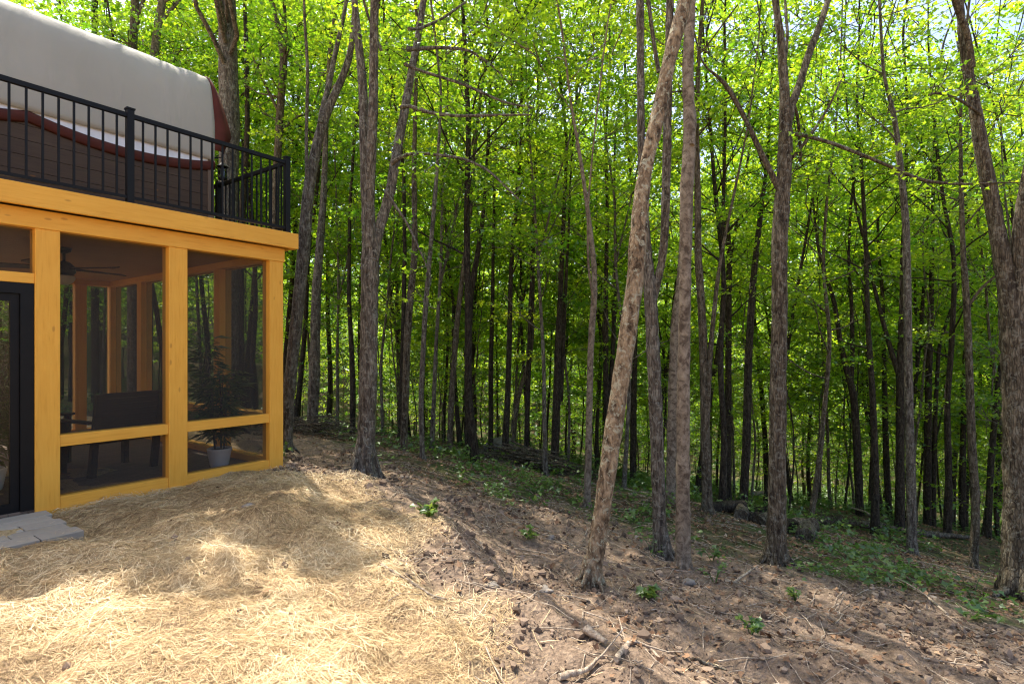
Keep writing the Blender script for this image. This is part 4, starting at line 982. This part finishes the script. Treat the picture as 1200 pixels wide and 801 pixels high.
def pot_plant(name, x, y, h, label, seed, cat='potted plant', n=900):
    pl = empty(name, loc2w(x, y, 0.046), 0.3, label, cat); rg = np.random.default_rng(seed)
    b = MB(); pf = [(0, 0.0), (0.088, 0.0), (0.092, 0.01)]
    for i in range(7): pf += [(0.095 + 0.0042 * i, 0.02 + 0.024 * i), (0.1 + 0.0042 * i, 0.032 + 0.024 * i)]
    pf += [(0.128, 0.195), (0.13, 0.212), (0.118, 0.212), (0.114, 0.18)]
    b.lathe(pf, 0, 0, 32); b.build('pot', M['pot'], pl, True)
    b = MB(); b.lathe([(0.1185, 0.19), (0, 0.196)], 0, 0, 24); b.build('soil', M['soil'], pl)
    w, lv = MB(), MB(); C, D = [], []
    for k in range(9):
        a = rg.uniform(0, 6.28); hh = h * rg.uniform(0.6, 1.0)
        p = np.array([(0.05 * math.cos(a), 0.05 * math.sin(a), 0.18), (0.08 * math.cos(a), 0.08 * math.sin(a), 0.2 + hh * 0.5), (0.17 * math.cos(a) + rg.normal(0, .03), 0.17 * math.sin(a) + rg.normal(0, .03), hh)])
        Q, ww = smooth_path(p, np.array([0.008, 0.007, 0.003]), 0.06); w.tube(Q, ww, 6)
        for j in range(n // 9):
            f = rg.uniform(0.22, 1); i = int(f * (len(Q) - 1)); aa = rg.uniform(0, 6.28); dd_ = np.array([math.cos(aa), math.sin(aa), rg.uniform(-0.2, 0.6)])
            C.append(Q[i] + dd_ * rg.uniform(0.02, 0.13)); D.append(dd_)
    C, D = np.array(C), nrm(np.array(D))
    ax = D.copy(); ax[:, 2] -= rg.uniform(0, 0.6, len(ax)); ax = nrm(ax); nor = nrm(np.array([0, 0, 1.0]) + 0.5 * rg.standard_normal(ax.shape)); nor = nrm(nor - ax * (ax * nor).sum(-1, keepdims=True)); bx_ = np.cross(ax, nor)
    shp = np.array([(0, 0, 0), (-.1, .35, .02), (0, 1, -.12), (.1, .35, .02)]); s_ = rg.uniform(0.1, 0.19, len(C))
    V = C[:, None] + s_[:, None, None] * (shp[None, :, 0:1] * bx_[:, None] + shp[None, :, 1:2] * ax[:, None] + shp[None, :, 2:3] * nor[:, None])
    lv.add(V.reshape(-1, 3), (np.arange(len(C))[:, None, None] * 4 + TRI4[None]).reshape(-1, 3), np.repeat(rg.uniform(0, 1, len(C)), 2))
    w.build('stem', M['bark_brown'], pl, True); lv.build('foliage', M['houseplant'], pl)
pot_plant('potted_plant', -0.5, 0.48, 1.62, 'tall leafy houseplant in a ribbed white pot behind the corner screen', 3)
pot_plant('potted_plant', -2.33, 1.15, 1.5, 'dark leafy houseplant seen through the glass of the porch door', 4)

# ------------------------------------------------------------------ paver landing at the door
land = empty('paver_landing', loc2w(-2.7, -0.5, 0.0), PORCH_ROT, 'grey concrete paver landing in front of the porch door', 'paving')
mb = MB(); rgp = np.random.default_rng(4)
yy = -0.93; r_ = 0
while yy < -0.03:
    hh = 0.18
    xx = -3.6 - (0.12 if r_ % 2 else 0)
    while xx < -2.22:
        wd = rgp.choice([0.175, 0.26, 0.35])
        x1 = min(xx + wd, -2.2)
        if x1 - xx > 0.06:
            dz = rgp.uniform(-0.003, 0.003)
            mb.box((max(xx, -3.6) + 2.7 + 0.004, yy + 0.5 + 0.004, -0.12), (x1 + 2.7 - 0.004, min(yy + hh, -0.03) + 0.5 - 0.004, 0.035 + dz), rgp.uniform(0, 1))
        xx += wd
    yy += hh; r_ += 1
pv = mb.build('paver_landing_slab', M['paver'], land)
bv = pv.modifiers.new('edge', 'BEVEL'); bv.width = 0.006; bv.segments = 2

# ------------------------------------------------------------------ straw, clods, leaf litter, ground cover
rg = np.random.default_rng(21)
def scatter(n, x0, x1, y0, y1, dens):
    x = rg.uniform(x0, x1, n); y = y0 + (y1 - y0) * rg.uniform(0, 1, n) ** 1.25
    k = rg.uniform(0, 1, n) < dens(x, y)
    q = np.stack([x, y], 1) - CB; a, b = q @ AX, q @ AY
    k &= ~((a < 0.02) & (b > -0.03))
    k &= ~((a < -2.17) & (a > -3.62) & (b > -0.96))
    return x[k], y[k]
x, y = scatter(380000, -4.6, 1.6, 1.3, 8.0, lambda x, y: zones(x, y)[0] * (0.45 + 0.55 * sstep(-0.5, 0.2, fbm(x * 3.1, y * 3.1, 45, 3))) + 0.008 * (1 - zones(x, y)[1]))
n = len(x); ln = 0.025 + 0.14 * rg.uniform(0, 1, n) ** 1.8; az = rg.uniform(0, 6.28, n) ; wd = rg.uniform(0.0005, 0.0014, n) * (0.75 + y * 0.13)
clump = np.clip(fbm(x * 2.3, y * 2.3, 44, 3), -1, 1)
z0 = zground(x, y) + 0.004 + rg.uniform(0, 1, n) ** 2 * 0.026 * (1 + clump)
tl = rg.normal(0, 0.2, n); ux, uy = np.cos(az), np.sin(az); bend = rg.normal(0, 0.14, n)
V = np.zeros((n, 6, 3))
for j, f in enumerate((-0.5, 0.05, 0.5)):
    ox = x + ln * (f * ux - bend * f * f * uy); oy = y + ln * (f * uy + bend * f * f * ux)
    oz = zground(ox, oy) + (z0 - zground(x, y)) + ln * tl * f * 0.6
    oz = np.maximum(oz, zground(ox, oy) + 0.003)
    tw = rg.uniform(-0.6, 0.6, n)
    for s_, c in ((-1, 0), (1, 1)):
        V[:, j * 2 + c] = np.stack([ox - s_ * wd * uy, oy + s_ * wd * ux, oz + s_ * wd * tw], 1)
Vs = V[rg.integers(0, n, 90)]; a_ = rg.uniform(-3.5, -2.25, 90); b_ = -0.9 + 0.85 * rg.uniform(0, 1, 90) ** 1.6
cen = Vs.mean(1); tgt_ = np.stack([CB[0] + AX[0] * a_ + AY[0] * b_, CB[1] + AX[1] * a_ + AY[1] * b_, np.full(90, 0.043)], 1)
Vs = Vs - cen[:, None]; Vs[:, :, 2] *= 0.1; Vs = Vs + tgt_[:, None]
V = np.concatenate([V, Vs]); n = len(V); clump = np.concatenate([clump, np.zeros(90)])
Fq = (np.arange(n)[:, None, None] * 6 + np.array([(0, 1, 3, 2), (2, 3, 5, 4)])[None]).reshape(-1, 4)
mb = MB(); mb.add(V.reshape(-1, 3), Fq, np.repeat(np.clip(rg.uniform(0, 1, n) * 0.9 + 0.3 * clump - 0.02, 0, 1), 2))
tag(mb.build('straw', M['straw']), 'loose golden straw spread over the ground in front of the porch', 'straw', kind='stuff')

# clods and crumbs of earth
ico = bmesh.new(); bmesh.ops.create_icosphere(ico, subdivisions=1, radius=1.0)
IV = np.array([v.co[:] for v in ico.verts]); IF = np.array([[v.index for v in f.verts] for f in ico.faces]); ico.free()
x, y = scatter(80000, -3, 7, 1.6, 11, lambda x, y: (1 - zones(x, y)[0] * 0.99) * (1 - 0.8 * zones(x, y)[1]) * (0.12 + 0.88 * sstep(-0.1, 0.6, fbm(x * 1.9, y * 1.9, 52, 4))))
n = len(x); s_ = 0.003 + 0.03 * rg.uniform(0, 1, n) ** 10 + 0.0009 * y
V = IV[None] * (1 + 0.28 * rg.standard_normal((n, len(IV), 1))) * s_[:, None, None] * rg.uniform(0.6, 1.3, (n, 1, 3)) + np.stack([x, y, zground(x, y) + s_ * 0.3], 1)[:, None]
mb = MB(); mb.add(V.reshape(-1, 3), (np.arange(n)[:, None, None] * len(IV) + IF[None]).reshape(-1, 3), np.repeat(rg.uniform(0, 1, n) ** 1.3, len(IF)))
tag(mb.build('dirt_crumbs', M['clod']), 'crumbs and clods of loose brown earth on the slope', 'dirt', kind='stuff')

# fallen dead leaves
x, y = scatter(60000, -7, 12, 2.2, 17, lambda x, y: (1 - zones(x, y)[0] * 0.95) * (0.3 + 0.7 * zones(x, y)[1]) * sstep(-0.6, 0.5, fbm(x, y, 57, 3)))
n = len(x); mb = MB()
leaves_at(mb, np.stack([x, y, zground(x, y) + rg.uniform(0.008, 0.03, n)], 1), rg.normal(0, 1, (n, 3)), 0.055, rg, False, 1.0, 0.45, 0.5)
tag(mb.build('dead_leaves', M['litter']), 'brown dead leaves lying under the trees', 'leaf litter', kind='stuff')

# fallen twigs too many to count
x, y = scatter(4500, -4, 10, 2.4, 15, lambda x, y: (1 - zones(x, y)[0]) * 0.8)
mb = MB()
for a, b in zip(x, y):
    l_ = rg.uniform(0.08, 0.5); t_ = rg.uniform(0, 6.28); p = np.stack([a + np.linspace(-.5, .5, 4) * l_ * math.cos(t_) + rg.normal(0, .012, 4), b + np.linspace(-.5, .5, 4) * l_ * math.sin(t_) + rg.normal(0, .012, 4)], 1)
    mb.tube(np.c_[p, zground(p[:, 0], p[:, 1]) + 0.008 + rg.uniform(0, .02, 4)], np.linspace(1, 0.5, 4) * rg.uniform(0.002, 0.006), 5)
tag(mb.build('twig_litter', M['dead_wood']), 'small broken twigs scattered over the dirt', 'twigs', kind='stuff')

# green ground cover at the edge of and in the woods
x, y = scatter(42000, -14, 34, 5, 46, lambda x, y: zones(x, y)[1] * sstep(-0.05, 0.55, fbm(x * 0.8, y * 0.8, 71, 4)) * (0.25 + 0.75 * sstep(-4, 3, x)))
n = len(x); m_ = 9; hgt = rg.uniform(0.05, 0.28, n) * (1 + 0.9 * sstep(8, 16, y))
C = np.stack([x, y, zground(x, y)], 1)
P = np.repeat(C, m_, 0) + np.stack([rg.normal(0, 0.09, n * m_), rg.normal(0, 0.09, n * m_), np.repeat(hgt, m_) * rg.uniform(0.25, 1, n * m_)], 1)
mb = MB(); leaves_at(mb, P, rg.normal(0, 1, P.shape), 0.06 + 0.0025 * np.repeat(y, m_), rg, False, 1.0, np.repeat(rg.uniform(0.3, 0.8, n), m_), 0.4)
tag(mb.build('ground_cover', M['herb']), 'low green weeds and seedlings covering the forest floor', 'weeds', kind='stuff')

# ------------------------------------------------------------------ single things on the ground
def seedling(px, py, h, label, seed, n=8):
    p = at(px, py); p[2] = zground(p[0], p[1]).item(); rg = np.random.default_rng(seed)
    leaf = rg.uniform(0.045, 0.085); o = empty('seedling', p, rg.uniform(0, 6), label, 'seedling'); w, lv = MB(), MB()
    for k in range(int(rg.integers(3, 8))):
        a = rg.uniform(0, 6.28); e = np.array([math.cos(a) * h * 0.75, math.sin(a) * h * 0.75, h * rg.uniform(0.6, 1)])
        w.tube(np.array([(0, 0, -0.03), e * [0.35, 0.35, 0.55], e]), np.array([0.005, 0.004, 0.002]), 5)
        f = rg.uniform(0.45, 1.05, n); P = e[None] * f[:, None] + rg.normal(0, 0.14 * h, (n, 3)) * [1, 1, 0.5]
        leaves_at(lv, P, rg.normal(0, 1, (n, 3)) + e, leaf, rg, False, 1.0, 0.6, 0.4)
    w.build('stem', M['herb'], o); lv.build('foliage', M['herb'], o)
SEED = [(765, 652, .22, 'bushy green seedling at the foot of the grey forked trunk'), (835, 660, .26, 'green seedling just right of the pale smooth trunk'), (838, 690, .2, 'green sprig on the dirt below the pale smooth trunk'),
        (932, 700, .14, 'small bright green sprig below the large maple'), (880, 752, .11, 'lone green seedling low on the dirt slope at the bottom right'), (760, 705, .08, 'small sprout right of the foot of the leaning tree'),
        (502, 610, .14, 'thin green sprout on the bank by the straw edge'), (645, 575, .3, 'pale green seedling standing left of the slim curving tree'), (1140, 700, .35, 'pale leafy weed clump before the thick tree at the right edge'), (620, 632, .1, 'tiny green sprout in the shaded dirt left of the leaning tree'), (322, 545, .25, 'yellow green weed growing at the porch corner')]
for k, (px, py, h, lb) in enumerate(SEED): seedling(px, py, h, lb, 900 + k)

def stick(name, pix, r0, label, cat, seed, forks=0, m='dead_wood', lift=0.01):
    rg = np.random.default_rng(seed)
    P = np.array([at(a, b) for a, b in pix]); P[:, 2] = zground(P[:, 0], P[:, 1]) + r0 * 0.7 + lift
    base = P[0].copy(); o_mb = MB()
    Q, w = smooth_path(P - base, np.linspace(r0, r0 * 0.45, len(P)), 0.03)
    Q[1:-1] += rg.normal(0, r0 * 0.12, (len(Q) - 2, 3)); o_mb.tube(Q, w, 9, 0.08, True, 0, 0, rg)
    for k in range(forks):
        i = int(len(Q) * rg.uniform(0.3, 0.8)); dr = Q[min(i + 2, len(Q) - 1)] - Q[i]; dr = nrm(dr) + rg.normal(0, 0.6, 3) * [1, 1, 0.25]; dr = nrm(dr); l_ = rg.uniform(0.12, 0.35)
        o_mb.tube(np.array([Q[i], Q[i] + dr * l_ * 0.5 + rg.normal(0, .015, 3), Q[i] + dr * l_ + [0, 0, 0.03]]), np.array([w[i] * 0.6, w[i] * 0.45, w[i] * 0.25]), 6)
    o = o_mb.build(name, M[m], None, True); o.location = base
    return tag(o, label, cat)
stick('fallen_branch', [(446, 672), (478, 684), (505, 697), (524, 706)], 0.012, 'thin bare branch lying where the straw meets the dirt', 'branch', 1, 2)
stick('fallen_branch', [(655, 796), (690, 793), (700, 790)], 0.018, 'short grey stick at the bottom edge under the wood chunk', 'branch', 2, 1)
stick('exposed_root', [(722, 800), (728, 784), (740, 774), (760, 772), (776, 790)], 0.016, 'pale hooked root poking from the dirt at the bottom edge', 'root', 3, 2)
stick('fallen_branch', [(812, 768), (835, 771), (852, 775)], 0.014, 'short dark stick lying right of the hooked root', 'branch', 4, 0, 'bark_brown')
stick('wood_chunk', [(687, 757), (697, 766), (710, 776)], 0.03, 'chunk of pale broken wood on the sunny dirt', 'wood', 5)
stick('fallen_branch', [(860, 690), (885, 672), (905, 668), (925, 676)], 0.014, 'bare branch lying at the foot of the large maple', 'branch', 6, 3)
stick('fallen_branch', [(1110, 735), (1085, 705), (1060, 690), (1045, 684)], 0.012, 'long thin branch on the dappled dirt at the lower right', 'branch', 7, 3)
stick('fallen_log', [(945, 614), (985, 617), (1030, 621), (1062, 628)], 0.13, 'long dark fallen log lying right of the log pile', 'log', 8, 0, 'bark_brown')
stick('fallen_log', [(1068, 627), (1105, 631), (1140, 634)], 0.09, 'thinner fallen log lying behind the slim grey tree', 'log', 9, 1, 'bark_grey')
stick('fallen_branch', [(1025, 612), (1010, 604), (995, 600), (985, 596)], 0.03, 'pale dead branch leaning over the fallen log', 'branch', 10, 4, 'dead_wood', 0.15)
stick('fallen_log', [(885, 588), (915, 578), (945, 560), (958, 552)], 0.06, 'slanting dead trunk resting behind the large maple', 'log', 11, 1, 'dead_wood', 0.25)
# low pile of short logs
for k, (px, py, ln_, rr, a) in enumerate(((852, 602, .7, .12, .2), (868, 606, .6, .13, 1.2), (884, 610, .65, .12, -.3), (900, 614, .5, .14, .6), (918, 619, .6, .13, 1.7), (934, 622, .7, .12, .1), (890, 602, .7, .11, .3), (945, 630, .5, .14, 1.0))):
    p = at(px, py); rg2 = np.random.default_rng(60 + k); zb = zground(p[0], p[1]).item() + rr * 0.75
    mb = MB(); d_ = np.array([math.cos(a), math.sin(a), 0.0])
    q = np.linspace(-0.5, 0.5, 7)[:, None] * ln_ * d_ + rg2.normal(0, 0.008, (7, 3)); mb.tube(q, rr, 14, 0.05, True, 0, 0, rg2)
    o = mb.build('cut_log', M['bark_brown' if k % 2 else 'bark_dark'], None, True); o.location = (p[0], p[1], zb)
    tag(o, 'short rotting log in the low dark log pile behind the large maple', 'log', 'short logs in the low pile')
# heap of brush
p = at(628, 549); rg2 = np.random.default_rng(70); mb = MB()
for k in range(150):
    a = rg2.normal(0.1, 0.5); l_ = rg2.uniform(0.6, 1.8); c = np.array([rg2.normal(0, 0.75), rg2.normal(0, 0.35), 0])
    c[2] = max(0.02, 0.5 * math.exp(-c[0] ** 2 / 0.9) * rg2.uniform(0, 1)); d_ = np.array([math.cos(a), math.sin(a) * 0.6, rg2.normal(0, 0.12)])
    q = c + np.linspace(-.5, .5, 4)[:, None] * l_ * d_ + rg2.normal(0, .03, (4, 3)); q[:, 2] += zbase(p[0] + q[:, 0], p[1] + q[:, 1]) - p[2]
    mb.tube(q, np.linspace(1, .4, 4) * rg2.uniform(0.008, 0.025), 5)
o = mb.build('brush_pile', M['bark_brown']); o.location = p; tag(o, 'tangled heap of cut branches at the edge of the woods', 'brush pile')
p = at(372, 512); rg2 = np.random.default_rng(71); mb = MB()
for k in range(110):
    a = rg2.normal(0.2, 0.6); l_ = rg2.uniform(0.4, 1.3); c = np.array([rg2.normal(-0.25, 0.6), rg2.normal(0.3, 0.3), 0]); c[2] = max(0.02, 0.4 * math.exp(-c[0] ** 2 / 0.6) * rg2.uniform(0, 1)); d_ = np.array([math.cos(a), math.sin(a) * 0.6, rg2.normal(0, 0.14)])
    q = c + np.linspace(-.5, .5, 4)[:, None] * l_ * d_ + rg2.normal(0, .03, (4, 3)); mb.tube(q, np.linspace(1, .4, 4) * rg2.uniform(0.008, 0.02), 5)
o = mb.build('brush_pile', M['bark_brown']); o.location = p; tag(o, 'small heap of dry branches just beyond the porch corner', 'brush pile')
# stones
def stone(px, py, s, label, seed, flat=0.6):
    p = at(px, py); rg2 = np.random.default_rng(seed); bm = bmesh.new(); bmesh.ops.create_icosphere(bm, subdivisions=3, radius=1.0)
    off = rg2.uniform(0, 50); sc = rg2.uniform(0.8, 1.25, 3)
    for v in bm.verts:
        n_ = 1 + 0.45 * float(vnoise(v.co.x * 1.4 + off, v.co.y * 1.4 + v.co.z * 1.1, seed)) + 0.2 * float(vnoise(v.co.x * 4 + off, v.co.y * 4 - v.co.z * 3, seed + 1))
        v.co = Vector((v.co.x * sc[0] * n_ * s, v.co.y * sc[1] * n_ * s, v.co.z * flat * n_ * s))
    for f in bm.faces: f.smooth = True
    m = bpy.data.meshes.new('stone'); bm.to_mesh(m); bm.free(); m.materials.append(M['stone'])
    o = bpy.data.objects.new('stone', m); COL.objects.link(o); o.location = (p[0], p[1], zground(p[0], p[1]).item() + s * flat * 0.05); tag(o, label, 'stone')
stone(806, 686, .07, 'pale flat stone below the pale smooth trunk', 1)
stone(588, 525, .42, 'grey boulder in the woods behind the brush heap', 2)
stone(645, 636, .045, 'greyish stone in the shaded furrow left of the leaning tree', 3)
stone(640, 705, .05, 'grey stone on the sunlit dirt left of the foot of the leaning tree', 4)
stone(575, 692, .04, 'small pale stone on the dirt right of the thin bare branch', 5)
stone(292, 601, .06, 'flat pale stone poking out of the straw below the porch corner', 6, 0.35)
print('leaf faces on traced trees', n_leaf_total)
